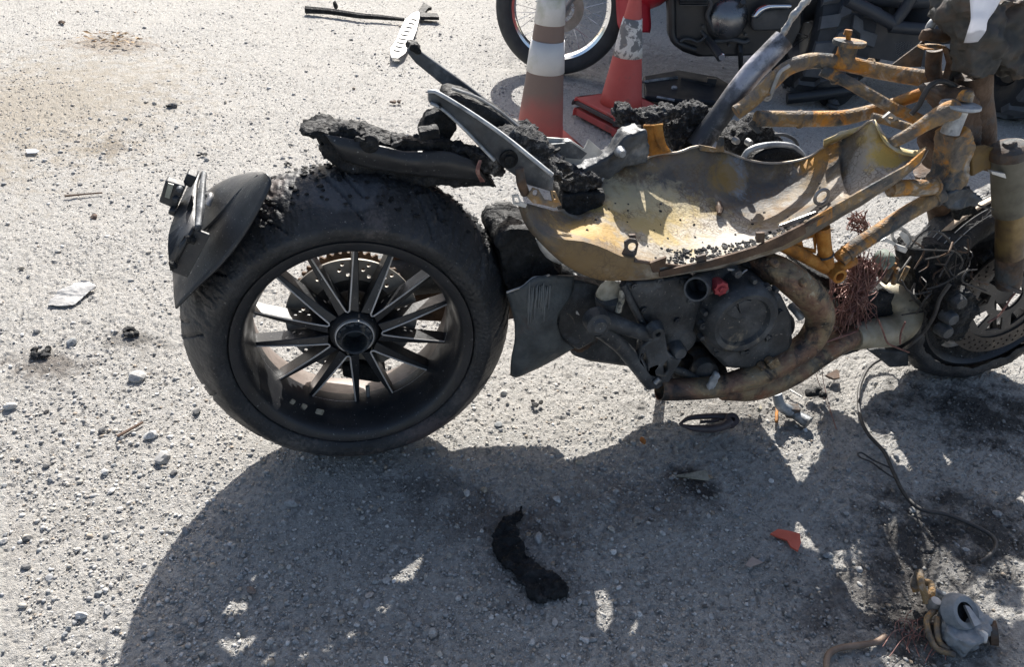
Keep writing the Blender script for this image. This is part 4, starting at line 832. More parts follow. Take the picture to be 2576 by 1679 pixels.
# front fork: near leg (triple clamp, outer tube, slider), far leg
plate('triple_clamp', [B(R4(*q), -.07) for q in ((1370, 925), (1460, 915), (1760, 1010), (1760, 1120), (1700, 1115), (1480, 1060), (1385, 1112))], V((0, -1, .5)), .03, mat('ochre_clamp', [(.1, .062, .025), (.19, .12, .04), (.14, .1, .06)], 14, .7, bump=.4), bike, bevel=.006)
bplate('fork_notch', [R4(*q) for q in ((1522, 1072), (1610, 1088), (1618, 1118), (1530, 1090))], -.12, .01, M_BRIGHT, bike)
nf = tube('fork_leg', [B(R4(1648, 930), -.095), B(R4(1650, 1200), -.095), B(R4(1650, 1330), -.095)], [.035, .035, .034], mat('olive_fork_tube', [(.06, .055, .042), (.12, .11, .08), (.15, .14, .11)], 14, .6, bump=.3), bike, n=10, seg=24)
lathe('fork_cap', [(0, .014), (.012, .014), (.014, .008), (.03, .006), (.0362, .0), (.0362, -.02)], B(R4(1648, 930), -.095), M_RUSTB, nf, axis=(-.35, 0, .94), seg=24)
tube('fork_slider', [B(R5(1605, 150), -.095), B(R5(1605, 300), -.095), B(R5(1600, 440), -.095)], .03, mat('gold_burnt_slider', [(.07, .05, .035), (.2, .14, .06), (.3, .25, .14)], 9, .4, metal=.4, bump=.2), nf, n=12, seg=24)
tube('fork_foot', [B(R5(1600, 430), -.095), B(R5(1595, 540), -.095), B(R5(1590, 625), -.095)], [.029, .029, .026], M_RUSTB, nf, n=10, seg=24)
lathe('fork_ring', [(.027, -.004), (.034, -.004), (.034, .004), (.027, .004)], B(R5(1585, 625), -.095), M_RUSTB, nf, axis=(.35, 0, .94), seg=28, closed=True)
tube('fork_leg', [B(R4(1130, 1060), .09), B(R5(1170, 130), .09), B(R5(1215, 330), .09), B(R5(1350, 560), .085)], .03, M_RUSTB, bike, n=16, seg=20)

# ---- front wheel: scorched rim, tyre carcass with bare wires, brake discs
FA = V((1.62, .03, .274)); M_FDISC = mat('sooty_disc', [(.03, .026, .023), (.075, .062, .052)], 14, .55, metal=.4, bump=.2)
def front_wheel():
    fwn = lathe('front_wheel', [(.216, -.055), (.226, -.05), (.212, -.04), (.2, -.02), (.198, 0), (.2, .02), (.212, .04), (.226, .05), (.216, .055), (.205, .045), (.19, .02), (.188, 0), (.19, -.02), (.205, -.045)], FA, M_WHEEL, bike, seg=96, closed=True)
    def fn(a, j, r, h):
        if j < 13: r += .012 * float(vnoise(np.array(a * 9.), np.array(j * .4), 8)) + .006 * float(vnoise(np.array(a * 40.), np.array(j * .7), 9))
        if sin(a) < -.98: r = min(r, .271 / -sin(a))
        return r, h
    pr = [(.225, -.06), (.24, -.066), (.252, -.064), (.262, -.056), (.268, -.045), (.271, -.03), (.272, -.015), (.272, 0), (.272, .015), (.271, .03), (.268, .045), (.255, .06), (.235, .064), (.225, .058), (.255, .04), (.262, 0), (.255, -.04)]
    lathe('tyre_carcass', pr, FA, M_RUBBER, fwn, seg=220, fn=fn, closed=True, ang=60)
    for h, r, m_ in ((-.05, .266, M_STEEL), (-.034, .272, M_BRIGHT), (-.015, .2745, M_STEEL), (.0, .2745, M_BRIGHT), (.018, .2745, M_STEEL), (.036, .272, M_BRIGHT)):
        for a0, a1 in ((.55 + h * 4, 1.6), (1.75, 2.35 - h * 3), (2.5, 2.85)):
            vs, fs = tubev([FA + V(((r + .0015 * sin(q * 9)) * cos(q), h, (r + .0015 * sin(q * 9)) * sin(q))) for q in np.linspace(a0, a1, 24)], .0011, 5); mk('bead_wire', vs, fs, m_, fwn)
    loft('bare_cord_strip', [[FA + V((.276 * cos(q), -.024, .276 * sin(q))) for q in np.linspace(1.35, 2.45, 8)], [FA + V((.276 * cos(q), -.006, .276 * sin(q))) for q in np.linspace(1.3, 2.5, 8)]], 26, mat('tan_cord', [(.3, .23, .17), (.45, .38, .3)], 60, .6, metal=.3), fwn, th=.002)
    for k in range(5):
        for sg in (-1, 1):
            a = 2 * pi * k / 5 + sg * .16 + .4
            vs, fs = tubev([FA + V((r * cos(a), -.012 * (1 - r / .2), r * sin(a))) for r in (.035, .09, .15, .197)], [.013, .01, .009, .011], 8); mk('spoke', vs, fs, M_WHEEL, fwn)
    lathe('hub', [(0, -.06), (.025, -.06), (.035, -.04), (.04, 0), (.035, .04), (.02, .06), (0, .06)], FA, M_WHEEL, fwn, seg=32)
    for lat in (-.075, .075):
        c = FA + V((0, lat, 0)); holes = [circ(c, .118, 40)]
        for k in range(36):
            for r, off in ((.152, 0), (.142, .34), (.131, .67)):
                a = 2 * pi * (k + off) / 36; holes.append(circ(c + V((r * cos(a), 0, r * sin(a))), .0035, 6))
        d = plate('brake_disc', circ(c, .162, 80), YB, .005, M_FDISC, fwn, holes)
    c = FA + V((0, -.07, 0)); holes = [circ(c, .04, 24)]
    for k in range(8):
        a = 2 * pi * k / 8; holes.append([c + V((r * cos(a + q), 0, r * sin(a + q))) for r, q in ((.06, -.2), (.1, -.26), (.1, .26), (.06, .2))])
    plate('disc_carrier', circ(c, .119, 48), YB, .006, M_WHEEL, fwn, holes)
    lathe('collapsed_sidewall', [(.19, -.028), (.215, -.05), (.225, -.045), (.21, -.03)], FA, M_CHAR, fwn, seg=64, closed=True, fn=lambda a, j, r, h: (r - .012 * (1 + sin(a * 7)) * (j == 0), h))
    lathe('far_drum', [(.05, .02), (.13, .03), (.15, .045), (.05, .045)], FA, M_CHAR, fwn, seg=48, closed=True)
    return fwn
front_wheel()
rf = random.Random(21)
for i in range(34):
    x0, y0 = rf.uniform(420, 900), rf.uniform(450, 900)
    tube('burnt_wire', [B(RC(x0, y0), -.06 + rf.uniform(-.05, .03)), B(RC(x0 + rf.uniform(-90, 90), y0 + rf.uniform(20, 130)), -.08 + rf.uniform(-.04, .03)), B(RC(x0 + rf.uniform(-160, 160), y0 + rf.uniform(80, 260)), -.07 + rf.uniform(-.04, .03))], rf.uniform(.001, .0028), M_CABLE if i % 3 else M_RUSTB, bike, n=12, seg=5)
for q in (((700, 200), (860, 150), (900, 260), (760, 330)), ((930, 620), (1010, 560), (1040, 680), (960, 760)), ((420, 700), (540, 640), (560, 760), (470, 840))):
    bplate('charred_shred', [RC(*e) for e in q], -.03, .02, M_CHAR, bike, remesh=.005, disp=[(.02, .03), (.01, .01)])
cal = bplate('front_caliper', [RC(*q) for q in ((640, 900), (720, 830), (830, 850), (890, 920), (870, 1010), (800, 1120), (740, 1210), (640, 1220), (590, 1130), (620, 1000))], -.11, .05, M_CHAR, bike, remesh=.005, disp=[(.022, .03), (.012, .009)])
for i, q in enumerate(((760, 940, 1), (700, 1060, 2), (660, 1160, 3))):
    lathe('piston_boss', [(0, -.02), (.013, -.02), (.016, -.014), (.018, .01)], B(RC(q[0], q[1]), -.135), M_ENG, cal, seg=18)

# ---- silver strut leaning out of the frame, with its melted cable
st = tube('leaning_strut', [B(RJ(440, 1740), .2), B(RJ(590, 1530), .2), B(RJ(760, 1300), .2), B(RJ(900, 1100), .2), B(RJ(1100, 850), .2), B(RJ(1300, 640), .2), B(RJ(1465, 465), .2)], [.028, .026, .0255, .0255, .026, .025], mat('silver_burnt_strut', [(.16, .165, .18), (.36, .36, .4), (.5, .5, .53)], 7, .45, metal=.5, bump=.25, second=[((.06, .065, .075), 9, .5, .64)]), bike, n=24, seg=18)
patches(MATS['silver_burnt_strut'], [(B(RJ(560, 1560), .2), (.12, .06, .10), (.03, .033, .038), .95, 22), (B(RJ(800, 1240), .2), (.08, .05, .06), (.05, .053, .06), .8, 26), (B(RJ(1440, 490), .2), (.03, .04, .03), (.05, .05, .055), .9, 40)], False)
tube('melted_cable', [B(RJ(*q), .2) for q in ((1435, 440), (1480, 350), (1540, 250), (1590, 170), (1660, 90), (1720, 20), (1790, -60))], [.006, .008, .006, .009, .007, .009, .006], M_STEEL, st, n=30, seg=8, jit=.12)
tube('strut_loop', [B(R4(*q), .14) for q in ((85, 605), (110, 570), (150, 575), (145, 605), (100, 615), (125, 630), (150, 610))], .0035, M_STEEL, bike, n=30, seg=6)
tube('frame_wire', [B(R4(*q), .13) for q in ((150, 590), (180, 510), (210, 450), (265, 412))], .0045, M_STEEL, bike, n=14, seg=6)

# ---- engine
eng = bplate('engine_block', [RH(*q) for q in ((700, 220), (1100, 230), (1400, 190), (1900, 120), (2300, 150), (2480, 330), (2560, 620), (2480, 860), (2150, 900), (1850, 880), (1700, 980), (1400, 1000), (1180, 890), (760, 830), (560, 760), (520, 500))], .02, .16, M_ENG, bike, bevel=.012)
bplate('crankcase', [R3(*q) for q in ((1230, 830), (1290, 740), (1400, 690), (1530, 690), (1630, 760), (1690, 880), (1695, 1020), (1640, 1120), (1530, 1180), (1320, 1168), (1235, 1085), (1190, 980))], -.13, .11, M_ENG, bike, bevel=.012)
cc = B(R3(1470, 965), -.19)
def facet(a, j, r, h): return r, h
cov = lathe('clutch_cover', [(0, -.004), (.03, -.004), (.052, -.006), (.056, -.016), (.066, -.018), (.074, -.012), (.08, .0), (.083, .03), (.083, .05)], cc, M_ENG, bike, seg=64, ang=35)
for k, (a, w_, m_) in enumerate(((1.75, .3, M_ALUD), (2.45, .26, M_ENG))):
    q = [cc + V((r * cos(a + d), -.0075, r * sin(a + d))) for r, d in ((.008, -.6), (.049, -w_), (.051, 0), (.049, w_), (.008, .6))]
    plate('cover_facet', q, YB, .004, m_, cov, ang=20, bevel=.0012)
for k in range(9):
    a = 2 * pi * k / 9 + .1; lathe('cover_bolt', [(0, -.004), (.005, -.004), (.0055, 0), (.0055, .012)], cc + V((.088 * cos(a), .0, .088 * sin(a))), M_ENG, cov, seg=10)
oc = B(R3(1350, 785), -.2)
capo = lathe('oil_filler_cap', [(0, -.010), (.005, -.010), (.006, -.006), (.010, -.007), (.0135, -.006), (.0145, .004), (.013, .02)], oc, M_RED, bike, seg=32, ang=30)
tag(capo, 'red anodised oil filler cap')
for k in range(8):
    a = 2 * pi * k / 8; box('cap_grip', oc + V((.0135 * cos(a), -.001, .0135 * sin(a))), (.004, .010, .004), M_RED, capo, rot=Matrix.Rotation(-a, 3, 'Y'), bevel=.001)
hn = tube('hose_neck', [B(R3(1212, 795), -.20), B(R3(1240, 770), -.17), B(R3(1300, 710), -.13), B(R3(1400, 660), -.1)], [.024, .026, .024, .022], M_ENG, bike, n=14, seg=20, hollow=.14)
tube('small_spring', [B(R3(1395 + i * 4.2, 676 + 8 * (i % 2) + i * .6), -.18) for i in range(14)], .0016, M_STEEL, bike, n=60, seg=5)
tube('spring_hook', [B(R3(*q), -.18) for q in ((1452, 685), (1470, 705), (1490, 690), (1505, 682))], .0018, M_STEEL, bike, n=14, seg=5)
sp = bplate('side_plate', [RH(*q) for q in ((1110, 235), (1400, 210), (1760, 165), (1845, 420), (1770, 690), (1700, 880), (1590, 930), (1520, 880), (1490, 720), (1340, 690))], -.145, .03, M_ENG, bike, bevel=.006)
tube('plate_rib', [B(RH(*q), -.165) for q in ((1130, 280), (1220, 470), (1340, 690))], .007, M_ENG, sp, n=8)
lathe('plate_boss', [(0, -.012), (.02, -.014), (.033, -.008), (.036, .01)], B(RH(1660, 790), -.15), M_ENG, sp, seg=28)
for q in ((1240, 300), (1330, 520), (1480, 250), (1690, 260), (1760, 430), (1640, 620)): lathe('plate_bolt', [(0, -.005), (.003, -.005), (.004, -.003), (.007, -.003), (.0075, .006)], B(RH(*q), -.163), M_ENG, sp, seg=10)
for q in ((1290, 800), (1250, 1000), (1330, 1130), (1500, 1160), (1630, 1080), (1680, 930), (1620, 790), (1450, 705)): lathe('case_bolt', [(0, -.006), (.003, -.006), (.004, -.004), (.008, -.004), (.009, .01)], B(R3(*q), -.187), M_ENG, cov, seg=10)
for i in range(5): tube('cooling_hose', [B(RI(600 + 40 * i, 40 + 10 * i), -.1 + .01 * i), B(RI(700 + 60 * i, 120 + 20 * i), -.12), B(RI(820 + 50 * i, 150 + 40 * i), -.11)], .006, M_CHAR, sp, n=10, seg=8)
# footpeg bracket
fb = bplate('footpeg_bracket', [RH(*q) for q in ((1390, 690), (1440, 650), (1500, 690), (1530, 880), (1590, 935), (1660, 940), (1540, 1160), (1430, 1225), (1360, 1200), (1250, 1010), (1280, 830), (1350, 780))], -.18, .028, M_ENG, bike, [[RH(*q) for q in ((1290, 930), (1320, 880), (1350, 960), (1340, 1030))], [RH(*q) for q in ((1490, 1000), (1520, 960), (1530, 1050), (1500, 1090))]], bevel=.005)
tube('bracket_arm', [B(RH(900, 600), -.18), B(RH(1100, 660), -.182), B(RH(1390, 750), -.18)], [.021, .016, .016], M_ENG, fb, n=12, seg=14)
tube('bracket_arm', [B(RH(930, 690), -.18), B(RH(1080, 820), -.182), B(RH(1250, 1010), -.18), B(RH(1400, 1200), -.18)], [.02, .016, .017, .017], M_ENG, fb, n=14, seg=14)
lathe('pivot_boss', [(0, -.012), (.012, -.014), (.016, -.008), (.024, -.006), (.026, .02)], B(RH(905, 645), -.195), M_ENG, fb, seg=28)
lathe('pivot_boss', [(0, -.004), (.005, -.004), (.006, -.012), (.013, -.012), (.016, -.006), (.02, .01)], B(RH(1440, 715), -.195), M_ENG, fb, seg=24)
lathe('pivot_boss', [(0, -.01), (.012, -.012), (.016, -.006), (.017, .02)], B(RH(1650, 900), -.18), M_ENG, fb, seg=20)
tube('brake_lever', [B(RH(1600, 1060), -.17), B(RH(1700, 1100), -.17), B(RH(1900, 1190), -.165)], .009, M_ENG, fb, n=10)
tube('peg_pin', [B(RH(1430, 1200), -.2), B(RH(1475, 1158), -.2)], .006, M_STEEL, fb, n=4)
# reservoir with ash crust
rs = tube('fluid_reservoir', [B(RH(1015, 500), -.13), B(RH(1015, 440), -.135), B(RH(1015, 375), -.14)], [.026, .030, .030], M_ENG, bike, n=8, seg=24)
capv, capf = platev([B(RH(1012 + 125 * cos(a) * (1 + .06 * sin(3 * a)), 348 + 98 * sin(a) * (1 + .05 * cos(4 * a))), -.150) for a in np.linspace(0, 2 * pi, 28, endpoint=False)], V((0, -.7, .7)), .006)
mk('ash_cap', capv, capf, M_CREAM, rs, disp=[(.006, .02)])
tube('ash_drip', [B(RH(1120, 330), -.165), B(RH(1120, 430), -.168), B(RH(1100, 480), -.17), B(RH(1090, 530), -.17)], [.004, .007, .006, .007], M_CREAM, rs, n=10, seg=8)
bplate('swingarm_casting', [RH(*q) for q in ((450, 215), (700, 215), (900, 260), (930, 420), (900, 600), (860, 770), (700, 862), (545, 775), (490, 650), (505, 555))], -.088, .03, M_ENG, bike, bevel=.008)
bplate('mount_step', [RH(*q) for q in ((640, 420), (740, 400), (740, 370), (900, 380), (900, 520), (760, 540), (640, 500))], -.07, .06, M_ENG, bike, bevel=.005)
bplate('swingarm_pivot', [RH(*q) for q in ((500, 600), (720, 540), (900, 540), (860, 760), (700, 860), (560, 790))], -.06, .06, M_RUSTB, bike, remesh=.006, disp=[(.006, .03)])
bplate('white_chip', [RH(*q) for q in ((700, 530), (712, 528), (730, 565), (698, 552))], -.125, .003, M_BRIGHT, bike)
tube('lower_rod', [B(RH(660, 850), -.02), B(RH(900, 840), -.02), B(RH(1150, 860), -.02)], .009, M_RUSTB, bike, n=10)
bplate('rust_patch_plate', [RH(*q) for q in ((830, 780), (880, 740), (960, 720), (950, 770), (900, 800))], -.03, .01, M_RUSTO, bike)
# hanging hugger panel beside the tyre
hp = loft('chain_guard_panel', [[B(RH(*q), l) for q, l in (((52, 360), -.10), ((95, 480), -.105), ((130, 640), -.11), ((130, 800), -.112), ((100, 960), -.11), ((92, 1120), -.10))],
                                [B(RH(*q), l) for q, l in (((200, 300), -.125), ((230, 450), -.13), ((260, 640), -.132), ((250, 820), -.13), ((190, 1000), -.125), ((140, 1140), -.11))],
                                [B(RH(*q), l) for q, l in (((310, 218), -.125), ((350, 420), -.135), ((380, 640), -.137), ((370, 820), -.135), ((300, 980), -.125), ((270, 1088), -.11))],
                                [B(RH(*q), l) for q, l in (((450, 195), -.12), ((470, 400), -.128), ((490, 600), -.13), ((500, 780), -.13), ((450, 920), -.125), ((420, 1015), -.11))],
                                [B(RH(*q), l) for q, l in (((680, 205), -.10), ((650, 380), -.11), ((520, 590), -.128), ((560, 770), -.125), ((620, 830), -.12), ((680, 868), -.11))]], 26, mat('ashy_guard_plastic', [(.025, .029, .031), (.055, .063, .066), (.09, .1, .1)], 16, .6, bump=.5, bscale=120, second=[((.05, .03, .025), 9, .58, .7)]), bike, th=.004, rows=22, ang=70)
for i in range(11):
    x = 250 + i * 19 + random.uniform(-5, 5); l = random.uniform(150, 380)
    tube('melt_streak', [B(RH(x + 15, 255 + random.uniform(0, 60)), -.134), B(RH(x + 6, 300 + l * .5), -.139), B(RH(x, 300 + l), -.139)], [.001, .003, .0015], mat('pale_melt', [(.07, .077, .08), (.12, .13, .13)], 30, .6), hp, n=8, seg=6)
tube('panel_lip', [B(RH(*q), -.122) for q in ((52, 355), (120, 330), (200, 300), (260, 250), (310, 215), (400, 205), (452, 190))], .0022, M_STEEL, hp, n=20, seg=6)
bplate('charred_airbox', [R3(*q) for q in ((60, 385), (130, 362), (200, 372), (260, 400), (310, 490), (370, 600), (420, 650), (380, 705), (300, 725), (230, 760), (140, 790), (85, 700), (65, 560), (20, 440))], -.01, .12, M_CHAR, bike, remesh=.007, disp=[(.03, .06), (.01, .012)])
tube('pale_hose', [B(R3(*q), -.08) for q in ((310, 490), (345, 545), (385, 590), (440, 625))], [.008, .012, .013, .01], M_BRIGHT, bike, n=12)
bplate('swingarm_cover', [R3(*q) for q in ((500, 690), (640, 740), (800, 745), (830, 900), (700, 960), (560, 900), (500, 800))], -.0, .08, M_ENG, bike, bevel=.008)

# ---- exhaust
tube('exhaust_header', [B(RI(*q), l) for q, l in (((860, 120), -.10), ((980, 170), -.13), ((1110, 230), -.155), ((1250, 340), -.17), ((1370, 460), -.175), ((1425, 580), -.175), ((1410, 690), -.175))], [.028, .030, .0315, .032, .032, .031, .029], M_EXH, bike, n=34, seg=24)
ex = tube('exhaust_pipe', [B(RI(*q), l) for q, l in (((62, 1218), -.19), ((250, 1215), -.19), ((520, 1195), -.19), ((760, 1140), -.188), ((960, 1060), -.185), ((1150, 950), -.18), ((1320, 830), -.176), ((1415, 680), -.175))], [.0235, .024, .0245, .026, .028, .029, .03, .029], M_EXH, bike, n=44, seg=24, hollow=.1)
tube('exhaust_pipe', [B(RI(*q), l) for q, l in (((600, 1225), -.165), ((850, 1215), -.155), ((1050, 1150), -.145), ((1250, 1040), -.135), ((1450, 900), -.12), ((1640, 790), -.10), ((1800, 740), -.09))], [.022, .026, .028, .029, .029, .029, .029], M_EXH, bike, n=34, seg=22)
tube('exhaust_elbow', [B(RI(*q), l) for q, l in (((1720, 480), .02), ((1880, 440), .0), ((2030, 440), -.02), ((2135, 520), -.04), ((2140, 630), -.06), ((2040, 715), -.07), ((1880, 738), -.085), ((1700, 775), -.1))], [.034, .036, .038, .039, .039, .037, .034, .030], M_EXHG, bike, n=44, seg=26)
for q in ((1010, 985), (1050, 155), (1290, 320), (940, 1030), (870, 1110)):
    lathe('exhaust_stud', [(0, -.004), (.005, -.004), (.008, 0), (.009, .012)], B(RI(*q), -.2), M_EXH, ex, seg=12)
plate('bracket_tab', [B(RI(*q), -.205) for q in ((975, 1000), (1060, 940), (1090, 1000), (1020, 1050))], YB, .004, M_EXH, ex)
bplate('exhaust_hanger', [RI(*q) for q in ((470, 1180), (530, 1060), (580, 1080), (560, 1140), (510, 1200), (470, 1215))], -.215, .012, M_ALU, bike, remesh=.004, disp=[(.01, .012)])
lathe('oil_filter', [(0, -.02), (.02, -.02), (.028, -.014), (.03, .0), (.03, .05)], B(RI(440, 1050), -.14), M_RUSTB, bike, seg=28)
lathe('drain_flange', [(0, -.01), (.012, -.01), (.02, -.006), (.024, .01)], B(RI(440, 1040), -.165), M_ENG, bike, seg=24)
bplate('sump_plate', [RI(*q) for q in ((580, 930), (740, 920), (760, 960), (700, 985), (620, 990))], -.12, .02, mat('ochre_sump', [(.16, .11, .03), (.25, .18, .06)], 20, .6), bike)
bplate('sump_mass', [RI(*q) for q in ((200, 880), (420, 850), (560, 930), (560, 1010), (420, 1180), (240, 1120), (140, 1050))], -.08, .1, M_CHAR, bike, remesh=.007, disp=[(.012, .03)])
tube('oil_line', [B(RI(*q), -.13) for q in ((1090, 600), (1160, 600), (1185, 660), (1170, 730), (1120, 760))], .007, M_ENG, bike, n=16)
tube('sensor_plug', [B(RI(1180, 500), -.13), B(RI(1230, 560), -.15), B(RI(1270, 600), -.155)], [.009, .008, .010], M_ALU, bike, n=6)
bplate('lower_cowl', [RI(*q) for q in ((560, 1240), (520, 930), (760, 930), (1000, 830), (1090, 740), (1110, 800), (900, 990), (760, 1090), (740, 1010), (560, 1040))], -.09, .03, M_ENG, bike, bevel=.004) if False else None
bplate('cylinder_head', [RI(*q) for q in ((1150, 60), (1500, 200), (1560, 260), (1900, 260), (1950, 420), (1850, 560), (1760, 690), (1560, 770), (1480, 640), (1500, 440), (1400, 300))], .03, .16, M_CHAR, bike, remesh=.009, disp=[(.02, .04)])
bplate('radiator_remnant', [RI(*q) for q in ((1760, 820), (1860, 800), (2100, 830), (2100, 950), (1940, 960), (1870, 900))], .02, .08, M_ENG, bike, bevel=.006)
bplate('frame_foot', [RI(*q) for q in ((1480, 900), (1560, 820), (1760, 780), (1760, 850), (1620, 900))], -.02, .03, M_ENG, bike, bevel=.004)
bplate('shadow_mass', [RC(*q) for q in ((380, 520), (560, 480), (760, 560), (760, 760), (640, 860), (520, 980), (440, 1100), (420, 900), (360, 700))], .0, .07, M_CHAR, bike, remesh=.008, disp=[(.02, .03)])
lathe('horn', [(0, -.01), (.006, -.012), (.008, -.006), (.018, -.008), (.022, .0), (.022, .02)], B(RC(235, 650), -.05), mat('verdigris_metal', [(.12, .15, .13), (.22, .26, .22)], 30, .7), bike, seg=24)
bplate('horn_bracket', [RC(*q) for q in ((160, 600), (260, 580), (320, 620), (300, 720), (220, 820), (170, 760))], -.02, .02, M_RUSTB, bike, bevel=.003)
for p1, p2 in (((225, 800), (300, 660)), ((290, 820), (320, 700)), ((345, 800), (400, 690))): tube('bracket_strip', [B(RC(*p1), -.05), B(RC(*p2), -.05)], .006, M_RUST, bike, n=4, seg=6)
cn = bplate('white_connector', [RC(*q) for q in ((300, 515), (390, 545), (370, 585), (305, 560))], -.09, .014, M_BRIGHT, bike, bevel=.003)
bplate('connector_cover', [RC(*q) for q in ((330, 440), (355, 420), (400, 450), (415, 500), (395, 525), (370, 500))], -.09, .004, M_BRIGHT, cn)
bplate('white_connector', [RC(*q) for q in ((165, 495), (225, 465), (300, 505), (290, 525), (240, 500))], -.09, .01, M_BRIGHT, bike)
tube('wire_loop', [B(RC(*q), -.09) for q in ((385, 545), (420, 490), (385, 425), (335, 405), (290, 425), (285, 470), (315, 505))], .0035, M_STEEL, bike, n=30, seg=6)
for pp in (((400, 550), (520, 562), (660, 568), (760, 580), (810, 650), (790, 710)), ((420, 545), (490, 450), (560, 415), (650, 440), (710, 490)), ((540, 860), (640, 830), (750, 770), (840, 720), (915, 712)), ((350, 790), (400, 870), (470, 895), (580, 870)), ((1000, 1110), (1090, 1050), (1170, 930), (1240, 840), (1250, 760)), ((740, 215), (870, 210), (960, 240), (1040, 260))):
    tube('loose_wire', [B(RC(*q), -.10) for q in pp], .0022, M_CABLE if pp[0][0] != 1000 else M_COPPER, bike, n=24, seg=6)
# bare copper harness
rw = random.Random(11)
har = bplate('harness_core', [RI(*q) for q in ((1720, 130), (1800, 110), (1850, 220), (1800, 400), (1720, 560), (1640, 700), (1600, 660), (1660, 420), (1680, 260))], -.06, .03, M_RUSTB, bike, remesh=.006, disp=[(.02, .02)])
def rwire(pts, jit, r):
    P = [(x + rw.gauss(0, jit), y + rw.gauss(0, jit)) for x, y in pts]
    tube('copper_wire', [B(RI(*q), -.085 + rw.uniform(-.035, .03)) for q in P], r, M_COPPER, har, n=18, seg=5)
for i in range(105):
    x0 = rw.uniform(1650, 1900); x1 = rw.uniform(1500, 1840)
    rwire(((x0 + rw.uniform(-20, 60), rw.uniform(60, 180)), (x0, 240), (rw.uniform(1600, 1860), 380), ((x0 + x1) / 2, 500), (x1, rw.uniform(560, 740))), 48, rw.uniform(.0007, .0013))
for i in range(22):
    x0 = rw.uniform(1560, 1800); rwire(((x0, 560), (x0 - 40, 650), (x0 - 10, 720), (rw.uniform(1500, 1800), 760), (rw.uniform(1480, 1700), 800)), 26, .0013)
for i in range(6): rwire(((1520, 260), (1525, 330), (1530 + rw.uniform(-40, 10), 460), (1510, 600)), 12, .0018)
for pp in (((1740, 720), (1600, 770), (1450, 820), (1350, 850), (1280, 830), (1290, 780), (1350, 720)), ((1920, 620), (1960, 720), (2000, 820), (2080, 860), (2180, 900)), ((2150, 640), (2110, 740), (2105, 830))):
    tube('copper_wire', [B(RI(*q), -.13) for q in pp], .0022, M_COPPER, har, n=26, seg=6)
for i in range(30):
    x0 = rw.uniform(-40, 260); tube('copper_wire', [B(RC(rw.uniform(-60, 120), rw.uniform(260, 420)), .0 + rw.uniform(-.03, .03)), B(RC(rw.uniform(-60, 120), rw.uniform(300, 440)), .0), B(RC(rw.uniform(-60, 90), rw.uniform(320, 470)), .02)], .0013, M_COPPER, har, n=12, seg=5)
# hair-thin wires reaching the ground
for pp in (((1440, 970, .1), (1450, 1120, .04), (1490, 1300, .012), (1560, 1550, .004)), ((1390, 1080, .08), (1440, 1230, .02), (1530, 1450, .004), (1570, 1560, .004))):
    tube('trailing_wire', [GB(RI(x, y), z) for x, y, z in pp], .0009, M_COPPER, bike, n=20, seg=5)
# brake hose falling from the caliper to the ground
tube('brake_hose', [B(RC(715, 820), -.13), B(RC(640, 930), -.13), B(RC(600, 1050), -.13), B(RC(520, 1180), -.12), B(RC(400, 1290), -.10), GB(R5(920, 1030), .05), GB(R5(760, 1110), .012), GB(R5(695, 1215), .009), GB(R5(678, 1330), .008), GB(R5(695, 1450), .007)] +
     [GB(R7(*q), .007) for q in ((545, 45), (640, 150), (700, 280), (770, 420), (880, 525), (1050, 560), (1220, 630), (1330, 690), (1370, 750), (1340, 810), (1260, 870))], .0044, M_CABLE, bike, n=150, seg=8)
tube('melted_wire_loop', [GB(R7(*q), .006) for q in ((720, 330), (640, 280), (560, 220), (490, 190), (470, 165), (500, 160), (570, 205), (680, 255))], .0022, M_CABLE, bike, n=40, seg=6)
# kickstand stub reaching the ground on the far side
tube('side_stand', [V((.72, .12, .26)), V((.8, .2, .13)), V((.86, .27, .004))], [.014, .012, .014], M_RUSTB, bike, n=10)

# ================================================================== TRAFFIC CONES
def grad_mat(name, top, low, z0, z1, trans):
    """vinyl with shade painted in: brown above z1, thinning out below"""
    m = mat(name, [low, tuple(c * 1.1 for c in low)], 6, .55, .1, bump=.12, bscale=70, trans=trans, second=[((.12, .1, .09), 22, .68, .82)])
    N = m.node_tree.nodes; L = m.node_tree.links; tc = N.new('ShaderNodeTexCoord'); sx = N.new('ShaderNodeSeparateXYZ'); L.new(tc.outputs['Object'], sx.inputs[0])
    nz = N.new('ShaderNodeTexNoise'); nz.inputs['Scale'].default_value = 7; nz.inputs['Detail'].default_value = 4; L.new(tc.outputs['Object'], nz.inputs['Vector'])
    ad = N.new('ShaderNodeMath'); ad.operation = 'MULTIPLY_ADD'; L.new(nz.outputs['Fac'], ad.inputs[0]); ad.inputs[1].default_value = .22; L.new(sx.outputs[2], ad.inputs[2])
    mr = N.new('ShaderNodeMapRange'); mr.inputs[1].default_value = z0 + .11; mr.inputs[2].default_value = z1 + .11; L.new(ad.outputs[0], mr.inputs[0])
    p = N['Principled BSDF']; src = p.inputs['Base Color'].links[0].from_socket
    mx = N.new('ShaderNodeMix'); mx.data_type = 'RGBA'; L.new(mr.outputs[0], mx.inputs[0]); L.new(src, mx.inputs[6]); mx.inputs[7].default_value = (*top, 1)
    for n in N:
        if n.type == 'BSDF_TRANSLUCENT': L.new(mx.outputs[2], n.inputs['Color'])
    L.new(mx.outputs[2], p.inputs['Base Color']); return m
M_REFL = mat('white_reflective_sleeve', [(.68, .68, .68), (.8, .8, .79)], 8, .45, .08, bump=.25, bscale=330, trans=.25, second=[((.5, .52, .42), 5, .56, .72)])
M_PEEL = mat('peeling_white_sleeve', [(.62, .62, .58), (.74, .73, .7), (.2, .2, .2)], 16, .7, .1, bump=.4, bscale=120, stops=[.40, .50, .54], trans=.15, second=[((.3, .27, .25), 40, .58, .66)])
